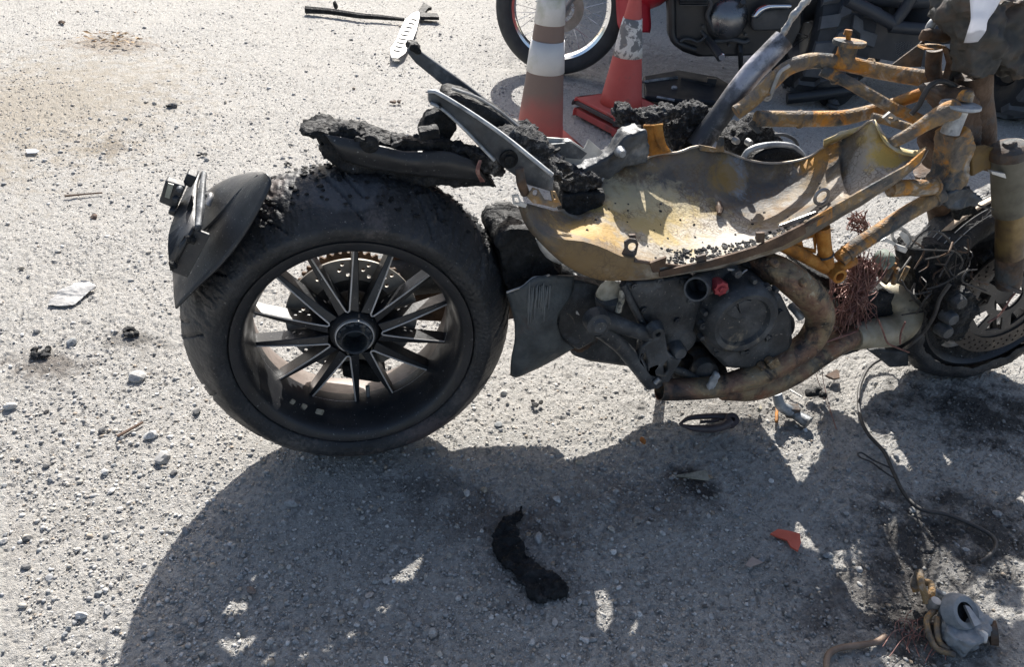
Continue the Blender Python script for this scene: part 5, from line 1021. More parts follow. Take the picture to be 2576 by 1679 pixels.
def cone_shape(t1, t2, Y):
    def rz(t):
        a = U((t[0], t[2]), Y); b = U((t[1], t[2]), Y); return (a + b) * .5, (b - a).length * .5
    c1, r1 = rz(t1); c2, r2 = rz(t2)
    return c1, r1, c2, r2, lambda z: c1.lerp(c2, (z - c1.z) / (c2.z - c1.z)), lambda z: max(.022, r1 + (r2 - r1) * (z - c1.z) / (c2.z - c1.z))
def rings(name, zs, ctr, rad, m, parent, org, off=0.0, seg=56, cap=False):
    vs = []; fs = []; n = len(zs)
    for z in zs:
        c = ctr(z); r = rad(z) + off
        for k in range(seg): a = 2 * pi * k / seg; vs.append(V((c.x + r * cos(a), c.y + r * sin(a), z)) - org)
    for i in range(n - 1):
        for k in range(seg): a = i * seg + k; b = i * seg + (k + 1) % seg; fs.append((a, b, b + seg, a + seg))
    return mk(name, vs, fs, m, parent, ang=50, solid=.004)
def square_base(name, c, half, z0, z1, rot, m, parent, org, bev=.012):
    q = []
    for sx, sy in ((-1, -1), (1, -1), (1, 1), (-1, 1)):
        for d in (0, 1):
            e = .12 * half; x = sx * half; y = sy * half
            if (d == 0) == (sx * sy > 0): x -= sx * e
            else: y -= sy * e
            q.append(V((c.x + x * cos(rot) - y * sin(rot), c.y + x * sin(rot) + y * cos(rot), (z0 + z1) / 2)) - org)
    return plate(name, q, V((0, 0, 1)), z1 - z0, m, parent, bevel=.004)
# cone behind the tail
Y1 = 3.10
c1, r1, c2, r2, ctr, rad = cone_shape((*[D(1203, 0)[0], D(1307, 0)[0]], D(0, 300)[1]), (*[D(1246, 0)[0], D(1311, 0)[0]], D(0, 40)[1]), Y1)
def zrow(y, ctr_, rad_, Y, x):  # height of the near face at an image row
    z = .4
    for _ in range(12): z = U((x, y), Y - rad_(z)).z
    return z
o1 = V((ctr(0).x, ctr(0).y, 0)); cone1 = thing('traffic_cone', 'tall traffic cone with two white reflective bands standing behind the burnt tail', 'traffic cone', o1)
zt = [zrow(RB(650, y)[1], ctr, rad, Y1, RB(650, y)[0]) for y in (285, 470, 825)]
zA_, zB_, zC_ = zt
M_C1 = grad_mat('shade_painted_vinyl', (.30, .215, .18), (.64, .15, .125), .08, .26, .36)  # brown upper tone is shade on the cone, painted into its colour
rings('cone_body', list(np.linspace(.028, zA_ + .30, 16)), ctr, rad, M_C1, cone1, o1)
rings('reflective_band', [zC_, (zB_ + zC_) / 2, zB_], ctr, rad, M_REFL, cone1, o1, .0035)
rings('reflective_band', [zA_, zA_ + .08, zA_ + .16], ctr, rad, M_REFL, cone1, o1, .0035)
square_base('base_plate', ctr(0), rad(0) + .07, .001, .03, .35, M_CONE2, cone1, o1)
# two nested red cones
Y2 = 3.50
c1b, r1b, c2b, r2b, ctr2, rad2 = cone_shape((RB(1215, 0)[0], RB(1655, 0)[0], RB(0, 1080)[1]), (RB(1455, 0)[0], RB(1652, 0)[0], RB(0, 230)[1]), Y2)
def mkcone2(lift, label, full):
    o = V((ctr2(0).x, ctr2(0).y, 0)); t = thing('traffic_cone', label, 'traffic cone', o + V((0, 0, lift)), 'nested red cones')
    dz = lambda z: z
    if full:
        a_, b_ = [zrow(RB(1520, y)[1], ctr2, rad2, Y2, RB(1520, y)[0]) for y in (210, 645)]
        rings('cone_body', [z - lift for z in np.linspace(lift + .03, a_ + .32, 14)], lambda z: ctr2(z + lift), lambda z: rad2(z + lift), M_CONE2, t, o)
        rings('peeling_band', [z - lift for z in np.linspace(b_, a_, 5)], lambda z: ctr2(z + lift), lambda z: rad2(z + lift), M_PEEL, t, o, .003)
    else:
        rings('cone_body', list(np.linspace(.03, .5, 8)), ctr2, lambda z: rad2(z + .07) - .008, M_CONE2, t, o)
    square_base('base_plate', ctr2(0), .168, .02 if full else .002, .035, .62, M_CONE2, t, o)
    square_base('rubber_foot', ctr2(0), .176 if full else .155, .0 if full else -.001, .02 if full else .002, .62, M_CONEB, t, o)
    return t
mkcone2(.005, 'lower red cone of the nested pair, only its base showing', False)
mkcone2(.058, 'upper red cone with peeling white band, nested on another by the black panel', True)

# ================================================================== PARKED MOTORCYCLE BEHIND
YP = 4.23
wc = U(D(1303, 30), YP); RW = (U(D(1152, 30), YP) - wc).length; wc.z = max(RW, wc.z * .5 + RW * .5)
pb0 = V((wc.x, YP, 0)); park = thing('parked_motorcycle', 'parked classic motorcycle with chrome spoked front wheel behind the cones', 'motorcycle', pb0)
def P(t, y): return U(t, y) - pb0
AW = wc - pb0
def spoked(parent, c, R, name, w_=.05):
    rr = R - .088
    rim = lathe(name, [(rr - .012, -.028), (rr + .004, -.034), (rr + .004, -.028), (rr - .006, -.022), (rr - .010, -.008), (rr - .016, 0), (rr - .010, .008), (rr - .006, .022), (rr + .004, .028), (rr + .004, .034), (rr - .012, .028), (rr - .02, 0)], c, M_CHROME, parent, seg=96, closed=True, ang=50)
    lathe('tyre', [(rr, -.032), (rr + .02, -.046), (rr + .045, w_ * -1.02), (R - .02, -.042), (R - .004, -.024), (R, 0), (R - .004, .024), (R - .02, .042), (rr + .045, w_ * 1.02), (rr + .02, .046), (rr, .032)], c, M_TYRE2, rim, seg=96, closed=True, ang=60)
    lathe('hub', [(0, -.07), (.02, -.07), (.024, -.04), (.05, -.036), (.052, -.03), (.03, -.026), (.03, .026), (.052, .03), (.05, .036), (0, .036)], c, M_STEEL, rim, seg=32)
    lathe('brake_disc', [(.07, -.043), (.12, -.043), (.12, -.047), (.07, -.047)], c, M_DISC, rim, seg=48, closed=True)
    for k in range(36):
        a = 2 * pi * k / 36; s = (1 if k % 2 else -1); tw = .75 * (1 if (k // 2) % 2 else -1)
        p0 = c + V((.048 * cos(a + tw), s * .032, .048 * sin(a + tw))); p1 = c + V(((rr - .012) * cos(a), s * .004, (rr - .012) * sin(a)))
        vs, fs = tubev([p0, p1], .0016, 5); mk('wire_spoke', vs, fs, M_CHROME, rim)
    return rim
spoked(park, AW, RW, 'front_wheel')
spoked(park, AW + V((1.45, .0, -.02)), RW - .02, 'rear_wheel', .06)
for dy in (-.1, .1):
    f = tube('fork_leg', [AW + V((0, dy, 0)), AW + V((.16, dy, .28)), AW + V((.40, dy, .70))], [.026, .026, .022], mat('grey_fork', [(.2, .21, .23), (.3, .31, .33)], 8, .4, metal=.6, bump=0), park, n=10, seg=18)
    lathe('axle_cap', [(0, -.004), (.010, -.004), (.012, -.018), (.02, -.018), (.024, 0), (.024, .03)], AW + V((.0, dy - .012, .005)), M_STEEL, f, seg=20)
M_BODY = mat('dark_red_tank_paint', [(.2, .012, .02), (.26, .02, .03)], 4, .3, bump=0)
loft('front_fender', [[AW + V(((RW + .03) * cos(a), -.06, (RW + .03) * sin(a))) for a in np.linspace(.25, 1.9, 8)], [AW + V(((RW + .05) * cos(a), 0, (RW + .05) * sin(a))) for a in np.linspace(.25, 1.9, 8)], [AW + V(((RW + .03) * cos(a), .06, (RW + .03) * sin(a))) for a in np.linspace(.25, 1.9, 8)]], 20, M_REDPL, park, th=.004, rows=9)
rl = loft('leg_shield', [[P(RB(1375, -60), YP - .12), P(RB(1385, 120), YP - .12), P(RB(1400, 270), YP - .12), P(RB(1440, 330), YP - .12)], [P(RB(1560, -60), YP - .18), P(RB(1560, 120), YP - .18), P(RB(1570, 280), YP - .18), P(RB(1590, 345), YP - .17)], [P(RB(1735, -60), YP - .12), P(RB(1745, 120), YP - .12), P(RB(1755, 280), YP - .12), P(RB(1740, 350), YP - .12)]], 14, M_REDPL, park, th=.006, rows=9)
en = plate('engine_case', [P(RJ(*q), YP - .06) for q in ((100, -160), (105, 460), (250, 560), (420, 615), (930, 605), (1300, 585), (1500, 480), (1640, 200), (1640, -160))], YB, .22, M_BGBLK, park, bevel=.02)
rc = P(RJ(800, 245), YP - .19); rcr = 205 / 4.7 * (YP / FOC) * 1.02
lathe('clutch_cover', [(0, -.05), (rcr * .3, -.046), (rcr * .6, -.034), (rcr * .86, -.014), (rcr * .97, .0), (rcr * 1.05, .02), (rcr * 1.1, .04), (rcr * 1.1, .08)], rc, mat('polished_cover', [(.16, .16, .165), (.24, .24, .245)], 6, .3, .08, metal=.8, bump=.1), en, seg=48, ang=60)
for i in range(7): plate('cooling_fin', [P(RJ(*q), YP - .19) for q in ((230, -120 + i * 26), (560, -120 + i * 26), (560, -112 + i * 26), (230, -112 + i * 26))], YB, .08, M_BGGREY, en)
for k in range(8): lathe('cover_bolt', [(0, -.006), (.007, -.006), (.008, .004)], rc + V((rcr * 1.2 * cos(k * .785 + .3), .0, rcr * 1.2 * sin(k * .785 + .3))), M_BGGREY, en, seg=8)
tube('engine_hose', [P(RJ(*q), YP - .2) for q in ((560, -60), (600, 60), (560, 180), (610, 300), (640, 360))], .012, M_BGGREY, en, n=20)
tube('oil_pipe', [P(RJ(*q), YP - .19) for q in ((640, 490), (760, 480), (860, 470), (1000, 500), (1060, 470))], .012, M_BGGREY, en, n=16)
tube('frame_rail', [P(RJ(*q), YP - .18) for q in ((135, -100), (140, 200), (150, 430), (230, 520), (420, 590))], .018, M_BGBLK, en, n=20)
sc_ = plate('side_cover', [P(RJ(*q), YP - .2) for q in ((1085, 190), (1150, 110), (1290, 90), (1540, 85), (1500, 220), (1440, 345), (1090, 355), (1070, 270))], YB, .05, M_BGGREY, en, bevel=.01)
loft('chrome_trim', [[P(RJ(*q), YP - .225) for q in ((1085, 195), (1140, 105), (1220, 60), (1300, 40), (1430, 38), (1560, 38))], [P(RJ(*q), YP - .245) for q in ((1110, 205), (1180, 130), (1240, 95), (1310, 78), (1430, 72), (1555, 72))], [P(RJ(*q), YP - .235) for q in ((1150, 210), (1210, 150), (1260, 120), (1320, 100), (1430, 98), (1550, 100))]], 20, M_CHROME, en, th=.006, rows=9)
tube('footpeg', [P(RJ(405, 275), YP - .14), P(RJ(480, 360), YP - .16), P(RJ(560, 450), YP - .2)], [.009, .010, .011], M_BGGREY, park, n=8)
fp = tube('footpeg_rubber', [P(RJ(570, 470), YP - .2), P(RJ(640, 560), YP - .27), P(RJ(725, 680), YP - .34)], [.02, .022, .024], M_BGBLK, park, n=8, seg=14)
lathe('peg_end', [(0, -.006), (.016, -.006), (.018, 0)], P(RJ(735, 672), YP - .36), M_CHROME, fp, axis=(.2, 1, .2), seg=16)
tube('brake_pedal', [P(RJ(*q), YP - .2) for q in ((240, 490), (300, 460), (380, 470), (440, 495), (500, 470), (540, 430))], .007, M_BGGREY, park, n=20)
tube('gear_shaft', [P(RJ(960, 60), YP - .2), P(RJ(985, 20), YP - .22)], .014, M_BGGREY, park, n=4)
tube('side_stand', [P(RJ(945, 480), YP - .16), P(RJ(955, 700), YP - .2), G(RJ(958, 1000)) - pb0], [.014, .012, .012], M_BGBLK, park, n=8)
tube('down_tube', [AW + V((.48, -.0, .62)), AW + V((.52, 0, .25)), AW + V((.66, 0, -.1)), AW + V((1.0, 0, -.16))], .017, M_BGBLK, park, n=16)
for nm, c_, s_, m_ in (('fuel_tank', (.74, 0, .55), (.36, .17, .2), M_BODY), ('seat', (1.25, 0, .5), (.4, .16, .14), M_BGBLK), ('side_panel', (1.15, 0, .22), (.36, .12, .22), M_BGBLK), ('fairing', (.26, .0, .72), (.28, .22, .3), M_BODY), ('added_leg_guard', (.42, 0, .32), (.22, .26, .3), M_REDPL), ('added_top_box', (1.75, 0, .72), (.22, .2, .18), M_BGBLK), ('cylinder_block', (.82, 0, .24), (.14, .11, .2), M_BGGREY), ('headlamp', (.36, 0, .66), (.1, .1, .1), M_CHROME), ('rear_fender', (1.55, 0, .42), (.28, .07, .14), M_BODY)):  # fairing, leg guard and top box added to enlarge the bike's shade
    vs, fs = [V((a * s_[0], b * s_[1], c * s_[2])) + V(c_) + AW for a, b, c in ICO3], ICO3F; mk(nm, vs, fs, m_, park, ang=180)
tube('handlebar', [AW + V((.42, -.36, .86)), AW + V((.44, -.2, .84)), AW + V((.42, 0, .78)), AW + V((.44, .2, .84)), AW + V((.42, .36, .86))], .012, M_CHROME, park, n=20)

# ================================================================== BOX TRUCK added out of view to cast shade over the cones
tk = thing('added_shade_truck', 'unseen box truck added behind the motorcycles to shade the cones', 'truck', (2.04, 7.6, 0))
M_TRK = mat('added_truck_grey', [(.12, .125, .14), (.17, .175, .19)], 3, .5, bump=.05)
box('added_cargo_box', (0, .6, 2.02), (4.2, 3.0, 2.35), M_TRK, tk, bevel=.03)
for i in range(6): box('added_side_rib', (-1.95 + i * .78, -.915, 2.02), (.06, .03, 2.2), M_TRK, tk, bevel=.008)
box('added_side_skirt', (0, -.85, .72), (4.1, .06, .24), M_BGBLK, tk, bevel=.01)
for x in (-1.3, 1.3):
    wh = lathe('added_truck_wheel', [(.18, -.12), (.3, -.14), (.42, -.12), (.45, -.06), (.45, .06), (.42, .12), (.3, .14), (.18, .12)], (x, -.6, .45), M_TYRE2, tk, seg=48)
    lathe('wheel_disc', [(0, -.06), (.08, -.1), (.18, -.08), (.2, -.11), (.22, .05)], (x, -.6, .45), M_BGGREY, wh, seg=32)

# ================================================================== QUAD BIKE at the right
YQ = 4.05
qc = G(D(1850, 262)); qc = V((qc.x + .16, YQ, 0)); quad = thing('quad_bike', 'quad bike with chunky knobbly tyres and black steel rack behind the rusted frame', 'quad bike', qc)
def Q(t, y): return U(t, y) - qc
M_LUG = mat('lightened_lugs', [(.06, .065, .074), (.12, .126, .136)], 9, .7, .1, bump=.3, bscale=80)  # lugs painted paler than the tyre to stand in for light on them
M_KNOB = mat('dusty_knobbly_rubber', [(.022, .024, .028), (.04, .043, .048)], 9, .7, .1, bump=.3, bscale=80)
def knobbly(name, c, R, hw, axis=(1, 0, 0)):
    ty = lathe(name, [(R * .5, -hw * .75), (R * .62, -hw * .95), (R * .82, -hw), (R * .94, -hw * .9), (R * .965, -hw * .5), (R * .97, 0), (R * .965, hw * .5), (R * .94, hw * .9), (R * .82, hw), (R * .62, hw * .95), (R * .5, hw * .75)], c, M_KNOB, quad, axis=axis, seg=72, ang=60)
    lathe('wheel_disc', [(0, -hw * .4), (R * .2, -hw * .5), (R * .45, -hw * .6), (R * .5, -hw * .8), (R * .5, hw * .8), (0, hw * .4)], c, M_BGBLK, ty, axis=axis, seg=40)
    n = 15
    for k in range(n):
        for s in (-1, 1):
            a = 2 * pi * (k + (.5 if s > 0 else 0)) / n
            def pt(u, b, r): return V(c) + V((s * u * hw, r * cos(b), r * sin(b)))
            ps = []; da = .30 * 2 * pi / n
            path = [(.06, 0.0), (.35, .18), (.42, .5), (.95, .62)]
            vs = []; fs = []
            for u, sh in path:
                b = a + sh * 2 * pi / n
                for r, d in ((R * .94, -da), (R * 1.05, -da * .75), (R * 1.05, da * .75), (R * .94, da)):
                    rr = r - (R * .05 if u > .9 else 0); vs.append(pt(u, b + d, rr))
            for i in range(len(path) - 1):
                for q in range(3): e = i * 4 + q; fs.append((e, e + 1, e + 5, e + 4))
            fs += [(0, 1, 2, 3), tuple(reversed(range(len(vs) - 4, len(vs))))]
            mk('tread_lug', vs, fs, M_LUG, ty, ang=30)
    return ty
knobbly('knobbly_tyre', V((.03, .25, .31)), .31, .155)
t2 = Q(R4(1590, 720), 4.1); knobbly('knobbly_tyre', V((t2.x + .05, .1, .31)), .31, .13)
M_RACK = mat('powder_black_rack', [(.022, .025, .031), (.04, .044, .052)], 7, .5, bump=.05)
for pp, yy, r in ((((630, 0), (760, 60), (920, 150)), 3.95, .03), (((920, 150), (980, 70), (1040, -20)), 3.95, .028), (((900, 165), (1060, 180), (1240, 190)), 3.95, .03), (((700, -30), (900, -10), (1250, 10)), 4.1, .04)):
    tube('rack_bar', [Q(R4(*q), yy) for q in pp], r, M_RACK, quad, n=12, seg=16)
hol = []; px = Q(R4(610, 90), 4.05); outl = [(605, 70), (700, 40), (900, 170), (1120, 180), (1120, 420), (600, 330)]
pl = [Q(R4(*q), 4.05) for q in outl]
for i in range(12):
    for j in range(9):
        for (x0, y0, dx, dy) in ((660, 150, 9, 9.5),):
            x = x0 + i * 9 + j * 2; y = y0 + j * 10 - i * 1.0 + 4 * (i % 2)
            hol.append([Q(R4(x + 2.6 * cos(a), y + 3.4 * sin(a)), 4.05) for a in (0, 1.57, 3.14, 4.71)])
for i in range(11):
    for j in range(7):
        x = 930 + i * 10 + j * 2; y = 270 + j * 12 - i * .8 + 5 * (i % 2); hol.append([Q(R4(x + 2.4 * cos(a), y + 3 * sin(a)), 4.05) for a in (0, 1.57, 3.14, 4.71)])
plate('perforated_footwell', pl, YB, .004, M_RACK, quad, hol)
M_QB = mat('dull_quad_plastic', [(.018, .02, .025), (.03, .033, .04)], 5, .5, bump=.05)
for nm, c_, s_ in (('rear_mudguard', (.3, .75, .74), (.4, .3, .05)), ('seat', (.6, .5, .86), (.22, .5, .1)), ('body_panel', (.55, .55, .55), (.25, .55, .26)), ('front_mudguard', (t2.x + .05, .3, .74), (.26, .36, .06))):
    vs, fs = [V((np.sign(a) * abs(a) ** .6 * s_[0], np.sign(b) * abs(b) ** .6 * s_[1], np.sign(c) * abs(c) ** .6 * s_[2])) + V(c_) for a, b, c in ICO3], ICO3F; mk(nm, vs, fs, M_QB, quad, ang=180)
jb = tube('ball_joint', [Q(R4(530, 620), 4.0), Q(R4(530, 690), 4.0)], [.02, .014], M_BGGREY, quad, n=6)
lathe('joint_boot', [(0, .03), (.012, .03), (.03, .012), (.022, .004), (.034, -.006), (.03, -.02), (0, -.02)], Q(R4(540, 660), 4.0), M_BGGREY, quad, axis=(.2, 0, 1), seg=20)
lathe('hub_disc', [(0, -.02), (.06, -.02), (.1, 0), (.1, .03)], Q(R4(560, 560), 4.05), M_BGBLK, quad, seg=32)
tube('swing_link', [Q(R4(250, 620), 4.0), Q(R4(420, 600), 4.0), Q(R4(700, 560), 4.05)], .03, M_BGBLK, quad, n=8)

# ================================================================== LOOSE DEBRIS
def gplate(name, px, label, cat, m, th=.004, z=.006, tilt=0.0, **k):
    pts = [G(t, z) for t in px]; c = sum(pts, V()) / len(pts); c.z = 0
    pts = [p - c for p in pts]
    if tilt:
        pts = [V((p.x, p.y, p.z + tilt * p.y)) for p in pts]
    o = plate(name, pts, V((0, 0, 1)), th, m, None, **k); o.location = c; return tag(o, label, cat)
def gtube(name, px, r, label, cat, m, z=None, **k):
    pts = [G(t, z if z is not None else (r if not isinstance(r, list) else r[0])) for t in px]; c = V((pts[0].x, pts[0].y, 0))
    o = tube(name, [p - c for p in pts], r, m, None, **k); o.location = c; return tag(o, label, cat)
# black side panel lying by the cones
bp = [G(RB(*q), 0) for q in ((1665, 905), (1700, 900), (2040, 838), (2460, 915), (2580, 990), (2590, 1120), (2560, 1190), (2100, 1170), (1680, 1130))]
c = sum(bp, V()) / len(bp); pan = thing('fairing_panel', 'black plastic fairing with a silver edge lying by the red cones', 'panel', (c.x, c.y, 0))
plate('panel_shell', [p - c + V((0, 0, .03)) for p in bp], V((0, -.25, 1)), .03, mat('dull_black_panel', [(.014, .016, .02), (.026, .029, .035)], 6, .6, bump=.05, spec=.2), pan, bevel=.008)
tube('panel_edge', [G(RB(*q), .05) - c for q in ((1665, 890), (1840, 862), (2040, 838))], .008, M_ALU, pan, n=8, seg=6)
tube('panel_slot', [G(RB(*q), .05) - c for q in ((2090, 850), (2300, 900), (2430, 930))], .010, M_BGBLK, pan, n=8, seg=6)
for q in ((2010, 945), (2490, 1165)): lathe('panel_screw', [(0, .004), (.014, .003), (.016, 0), (.016, -.01)], G(RB(*q), .052) - c, M_ALU, pan, axis=(0, -.2, 1), seg=16)
box('panel_clip', G(RB(2410, 885), .06) - c, (.05, .03, .04), M_BGBLK, pan)
bplw = tube('panel_chip', [G(RB(1820, 1050), .045) - c, G(RB(2010, 1085), .045) - c], .006, M_ALU, pan, n=6, seg=5)
# long black bar and grille at the top
bar = [R8(*q) for q in ((1662, 52), (1800, 62), (1960, 85), (2060, 92), (2200, 106))]
gtube('black_trim_bar', bar, [.024, .02, .019, .016, .011], 'long thin black trim strip lying on the far sunlit ground', 'trim strip', M_CHAR, z=.028, n=24, seg=6)
vs, fs = rockv((0, 0, .03), (.035, .02, .03), 61, 2); o = mk('charred_lump', vs, fs, M_CHAR, ang=30); o.location = G(R8(1828, 50)); tag(o, 'charred black lump resting against the far trim strip', 'debris')
gr_pts = [R8(*q) for q in ((2290, 62), (2250, 70), (2205, 110), (2180, 160), (2160, 215), (2125, 265), (2130, 312), (2165, 318), (2205, 290), (2240, 230), (2265, 170), (2280, 110))]
hol = []
for i in range(9):
    u = .1 + .095 * i; x = 2272 - 125 * u ** .9; y = 85 + 225 * u; w_ = 34 - 10 * abs(u - .5)
    hol.append([R8(*q) for q in ((x - w_ * .8, y - 8), (x + w_ * .8, y + 2), (x + w_ * .2, y + 9), (x - w_ * .7, y + 2))])
pts = [G(t, .03) for t in gr_pts]; c = sum(pts, V()) / len(pts); c.z = 0
o = plate('vent_grille', [p - c for p in pts], V((0, -.2, 1)), .006, M_BRIGHT, None, [[G(t, .03) - c for t in h] for h in hol]); o.location = c; tag(o, 'pale leaf shaped vent grille with slots lying beyond the tail', 'grille')
o = gplate('bent_black_bracket', [R8(*q) for q in ((2280, 60), (2305, 20), (2350, 45), (2330, 50), (2310, 75), (2380, 80), (2390, 100), (2290, 98))], 'bent black bracket scrap at the top of the vent grille', 'bracket', M_CHAR, .02, .03)
gplate('flat_metal_flake', [RE(*q) for q in ((300, 690), (340, 640), (390, 600), (450, 575), (520, 540), (590, 545), (630, 575), (560, 630), (480, 690), (400, 698), (330, 690))], 'pale leaf shaped flake of ash metal on the ground left of the tyre', 'flake', mat('pale_flake', [(.26, .255, .25), (.4, .395, .385)], 40, .8, bump=.8), .004, .010, .06, remesh=.004, disp=[(.012, .05), (.004, .012)])
gtube('twig', [RE(*q) for q in ((765, 1548), (850, 1500), (930, 1455))], [.004, .0035, .003], 'thin dark brown twig on the gravel left of the rear tyre', 'twig', mat('twig_bark', [(.09, .055, .035), (.16, .1, .07)], 60, .8), n=10, seg=6)
gtube('twig', [D(150, 456), D(190, 452), D(238, 448)], [.004, .003, .003], 'thin dark twig lying level in the sun left of the plate bracket', 'twig', mat('twig_bark', []), n=10, seg=6)
gplate('paper_label', [R8(*q) for q in ((140, 815), (190, 810), (215, 822), (195, 832), (148, 834))], 'tiny white paper label on the sunlit ground at left', 'paper', M_PAPER, .002, .006)
vs = []; rl_ = random.Random(9); parts = []
lc = G(R8(600, 225))
for i in range(60):
    a = rl_.uniform(0, 6.28); rr = rl_.random() ** .5; p = V((.17 * rr * cos(a), .13 * rr * sin(a), .012 + rl_.random() * .02)); an = rl_.uniform(0, 6.28); l = rl_.uniform(.010, .026); w_ = l * .4
    d = V((cos(an), sin(an), rl_.uniform(-.3, .4))); n_ = V((-sin(an), cos(an), rl_.uniform(-.3, .3)))
    parts.append(([p - d * l, p + n_ * w_, p + d * l, p - n_ * w_ + V((0, 0, .006))], [(0, 1, 2, 3)]))
o = mk('dry_leaves', *join(parts), mat('dry_leaf', [(.2, .12, .06), (.34, .22, .11), (.42, .33, .22)], 30, .8, bump=0), smooth=False); o.location = lc; tag(o, 'small drift of dry brown leaves on the far left ground', 'leaves', kind='stuff')
for i, (t, s, l) in enumerate(((R8(2150, 560), 34, 'charred brown scrap on sunlit ground above the tail tip'), (R8(1105, 845), 26, 'small dark scrap beyond the number plate bracket'), (R8(1570, 900), 28, 'dark crumb behind the top of the rear tyre'),
                               (R8(340, 125), 26, 'small brown chip at the far left'), (R8(930, 578), 26, 'blackened scrap on the open sunlit ground'), (RE(260, 1010), 70, 'burnt black scrap heap on the left, the lower of two'), (RE(860, 880), 62, 'burnt black scrap heap nearer the rear tyre'), (RH(330, 1400), 40, 'black charcoal lump below the hanging guard panel'))):
    p = G(t); q = s / FOC * (p - CPOS).dot(CF) / 2
    vs, fs = join([rockv((random.uniform(-.6, .6) * q, random.uniform(-.5, .5) * q, q * .2), (q * random.uniform(.3, .6), q * .3, q * .22), 700 + i * 9 + k, 2) for k in range(6)])
    o = mk('burnt_scrap', vs, fs, M_CHAR if i not in (0, 3) else M_RUSTB, ang=30); o.location = p; tag(o, l, 'scrap')
# burnt rubber strip in the foreground
pts = [RD(*q) for q in ((2090, 440), (2105, 500), (2060, 540), (2070, 600), (2100, 670), (2170, 740), (2260, 810), (2320, 855), (2290, 890), (2190, 925), (2130, 890), (2050, 800), (1990, 730), (1950, 650), (1945, 590), (1990, 520), (2050, 490))]
g = [G(t, .008) for t in pts]; c = sum(g, V()) / len(g); c.z = 0
o = plate('burnt_rubber_strip', [p - c for p in g], V((0, 0, 1)), .013, M_CHAR, None, remesh=.0032, disp=[(.024, .035), (.014, .012), (.006, .005)]); o.location = c; tag(o, 'bent black strip of burnt rubber lying in the foreground shade', 'rubber strip')
gplate('orange_chip', [RF(*q) for q in ((1160, 830), (1200, 805), (1260, 815), (1320, 830), (1325, 880), (1310, 925), (1270, 900), (1250, 865), (1200, 848))], 'bright orange plastic chip on the shaded gravel', 'plastic chip', mat('orange_chip', [(.5, .09, .05), (.62, .13, .08)], 40, .5, bump=.2), .004, .008)
gplate('white_scrap', [RF(*q) for q in ((648, 512), (760, 495), (810, 487), (832, 536), (740, 526))], 'torn cream coloured scrap beside a soot patch in the shade', 'scrap', M_CREAM, .004, .01, .1)
gplate('cardboard_bit', [RF(*q) for q in ((1022, 1000), (1060, 955), (1120, 985), (1080, 1000), (1050, 1012))], 'small pinkish torn card flake left below the orange chip', 'scrap', mat('card', [(.3, .24, .21), (.4, .33, .29)], 40, .8), .003, .006)
vs, fs = rockv((0, 0, .008), (.011, .008, .010), 88); o = mk('rust_flake', vs, fs, mat('rust_orange_bit', [(.3, .1, .02), (.45, .17, .04)], 60, .8)); o.location = G(RF(467, 335)); tag(o, 'tiny rust orange crumb at the shadow edge under the engine', 'crumb')
lc_ = G(RF(830, 225)); lev = thing('brake_lever', 'slotted brown lever casting with a round eye under the exhaust', 'lever', lc_); M_LEV = mat('brown_lever', [(.05, .038, .04), (.1, .08, .082)], 20, .5)
def LV(x, y, z=.02): return G(RF(x, y), z) - lc_
tube('lever_prong', [LV(668, 232), LV(720, 200), LV(820, 190), LV(900, 192), LV(940, 200)], [.003, .006, .007, .008, .012], M_LEV, lev, n=18, seg=8)
tube('lever_prong', [LV(668, 234), LV(730, 252), LV(820, 258), LV(890, 248), LV(940, 222)], [.003, .008, .010, .010, .013], M_LEV, lev, n=18, seg=8)
lathe('lever_eye', [(.006, -.010), (.017, -.010), (.017, .010), (.006, .010)], LV(948, 213, .022), M_LEV, lev, axis=(.1, -.5, 1), seg=24, closed=True)
tube('lever_rod', [LV(780, 222), LV(880, 212)], .004, M_LEV, lev, n=4, seg=6)
sx = thing('stand_casting', 'pale corroded side stand foot lying below the exhaust', 'stand foot', G(RI(1150, 1400)))
c = sx.location
tube('stand_leg', [G(RI(1060, 1250), .07) - c, G(RI(1090, 1350), .04) - c, G(RI(1170, 1400), .02) - c], [.012, .013, .015], M_ALU, sx, n=10)
tube('stand_foot', [G(RI(1150, 1390), .016) - c, G(RI(1240, 1440), .014) - c, G(RI(1330, 1500), .012) - c], [.012, .014, .016], M_ALU, sx, n=10)
box('stand_block', G(RI(1190, 1400), .02) - c, (.03, .025, .03), M_RUSTB, sx)
gtube('rusty_pin', [RI(1060, 1370), RI(1055, 1490)], .004, 'thin rusty pin on the sunlit ground below the exhaust', 'pin', M_RUSTO, n=4)
sprp = [(RI(1130 + i * 4.6, 1195 + i * 2.7 + (9 if i % 2 else -9))) for i in range(32)]
gtube('coil_spring', sprp, .002, 'small coil spring on the sunlit ground below the exhaust elbow', 'spring', M_STEEL, z=.008, n=120, seg=5)
kn = thing('broken_knob', 'black broken plastic knob next to the small coil spring', 'knob', G(RI(1340, 1285)))
vs, fs = rockv((0, 0, .014), (.02, .016, .014), 91, 3); mk('knob_body', vs, fs, M_CHAR, kn, ang=30)
plate('knob_fin', [V((-.006, 0, .01)), V((.012, .0, .012)), V((.022, 0, .034)), (.01, 0, .034)], YB, .006, M_CHAR, kn)
box('knob_tab', (.03, .0, .012), (.02, .014, .012), M_CHAR, kn)
gplate('metal_fragment', [RI(*q) for q in ((1470, 1100), (1560, 1050), (1585, 1060), (1590, 1120), (1540, 1130))], 'pinkish metal fragment on the sunlit ground under the exhaust elbow', 'fragment', M_RUSTB, .006, .012)
gplate('yellow_bead', [RI(*q) for q in ((898, 1390), (915, 1355), (932, 1385), (920, 1398))], 'tiny pale yellow bead below the exhaust', 'bead', M_CREAM, .012, .012)

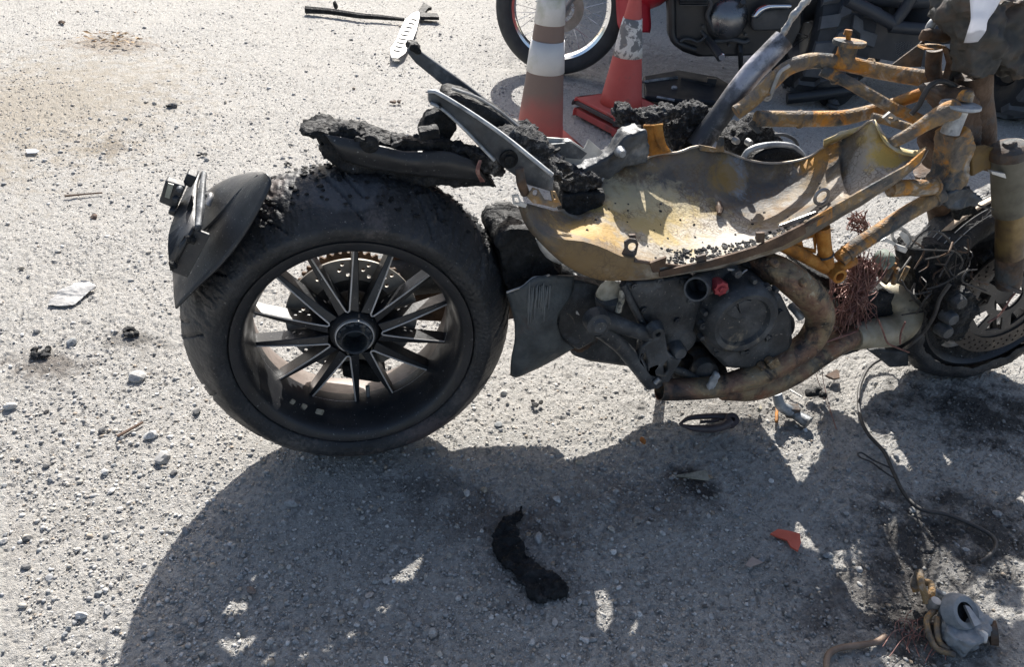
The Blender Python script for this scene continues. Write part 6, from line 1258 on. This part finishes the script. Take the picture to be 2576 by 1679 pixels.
# brake caliper assembly, lower right corner
cb = G(R7(1150, 1290)); cal2 = thing('brake_caliper', 'broken grey brake caliper with an open bore lying in the lower right corner', 'brake caliper', cb)
def C2(x, y, z): return G(R7(x, y), z) - cb
M_CALI = mat('dusty_cast_alloy', [(.13, .145, .155), (.23, .25, .265), (.3, .31, .32)], 22, .7, metal=.1, bump=.5, bscale=140)
plate('caliper_body', [C2(*q, .025) for q in ((1010, 1180), (1050, 1125), (1130, 1115), (1200, 1170), (1260, 1230), (1310, 1270), (1305, 1340), (1260, 1410), (1180, 1440), (1080, 1400), (1020, 1350))], V((0, -.15, 1)), .04, M_CALI, cal2, remesh=.0035, disp=[(.02, .022), (.006, .008)])
n_ = V((.25, -.55, .8)).normalized(); lathe('caliper_bore', [(.018, .012), (.028, .014), (.032, .008), (.034, -.01), (.02, -.012), (.018, -.03), (0, -.03)], C2(1135, 1195, .055), M_CALI, cal2, axis=n_, seg=32)
lathe('bore_floor', [(0, .002), (.0178, .002), (.0178, -.002)], C2(1135, 1195, .05), M_CHAR, cal2, axis=n_, seg=24)
plate('caliper_strap', [C2(1160, 1150, .07), C2(1190, 1160, .07), C2(1270, 1270, .06), C2(1225, 1290, .06)], V((.2, -.4, .9)), .005, M_STEEL, cal2)
vs, fs = rockv(C2(1278, 1355, .04), (.013, .012, .010), 17, 3, .05); mk('bleed_cap', vs, fs, M_BRIGHT, cal2)
for pp in (((880, 930, .05), (880, 1000, .05), (905, 1080, .04), (920, 1140, .03)), ((900, 1000, .04), (945, 1010, .045), (950, 1070, .04), (920, 1110, .03)), ((850, 1060, .02), (835, 1010, .03), (870, 930, .05))):
    tube('rusty_bracket', [C2(*q) for q in pp], .0065, M_RUST, cal2, n=14)
tube('threaded_bolt', [C2(960, 1060, .03), C2(1025, 1090, .025)], [.0075, .009], M_ALU, cal2, n=12, jit=.08)
for pp in (((970, 1130, .03), (970, 1180, .03), (920, 1240, .025), (930, 1330, .02), (980, 1430, .012), (1100, 1470, .01)), ((990, 1230, .03), (985, 1300, .025), (1000, 1390, .015), (1060, 1440, .01))):
    tube('hydraulic_pipe', [C2(*q) for q in pp], .0055, M_RUST, cal2, n=24)
lathe('banjo_bolt', [(0, .012), (.009, .012), (.011, .006), (.011, -.01), (0, -.01)], C2(965, 1145, .035), M_STEEL, cal2, axis=(0, 0, 1), seg=14)
for i in range(24):
    a = (rw.uniform(700, 1100), rw.uniform(1230, 1420)); tube('copper_wire', [C2(a[0] + rw.uniform(-120, 60), a[1] + rw.uniform(40, 140), .006), C2(a[0], a[1], .012), C2(a[0] + rw.uniform(20, 120), a[1] + rw.uniform(-60, 40), .01)], .0008, M_COPPER, cal2, n=10, seg=5)
lathe('rust_ring', [(.010, -.006), (.022, -.006), (.022, .006), (.010, .006)], C2(1350, 1330, .02), M_RUSTB, cal2, axis=(1, -.3, .4), seg=20, closed=True)
gtube('brown_hose', [R7(*q) for q in ((650, 1350), (590, 1390), (480, 1410), (370, 1425), (295, 1455), (268, 1510), (265, 1600))], .0058, 'brown scorched hose curling on the ground left of the brake caliper', 'hose', mat('brown_hose', [(.14, .09, .06), (.26, .19, .14)], 30, .6), n=40, seg=8)
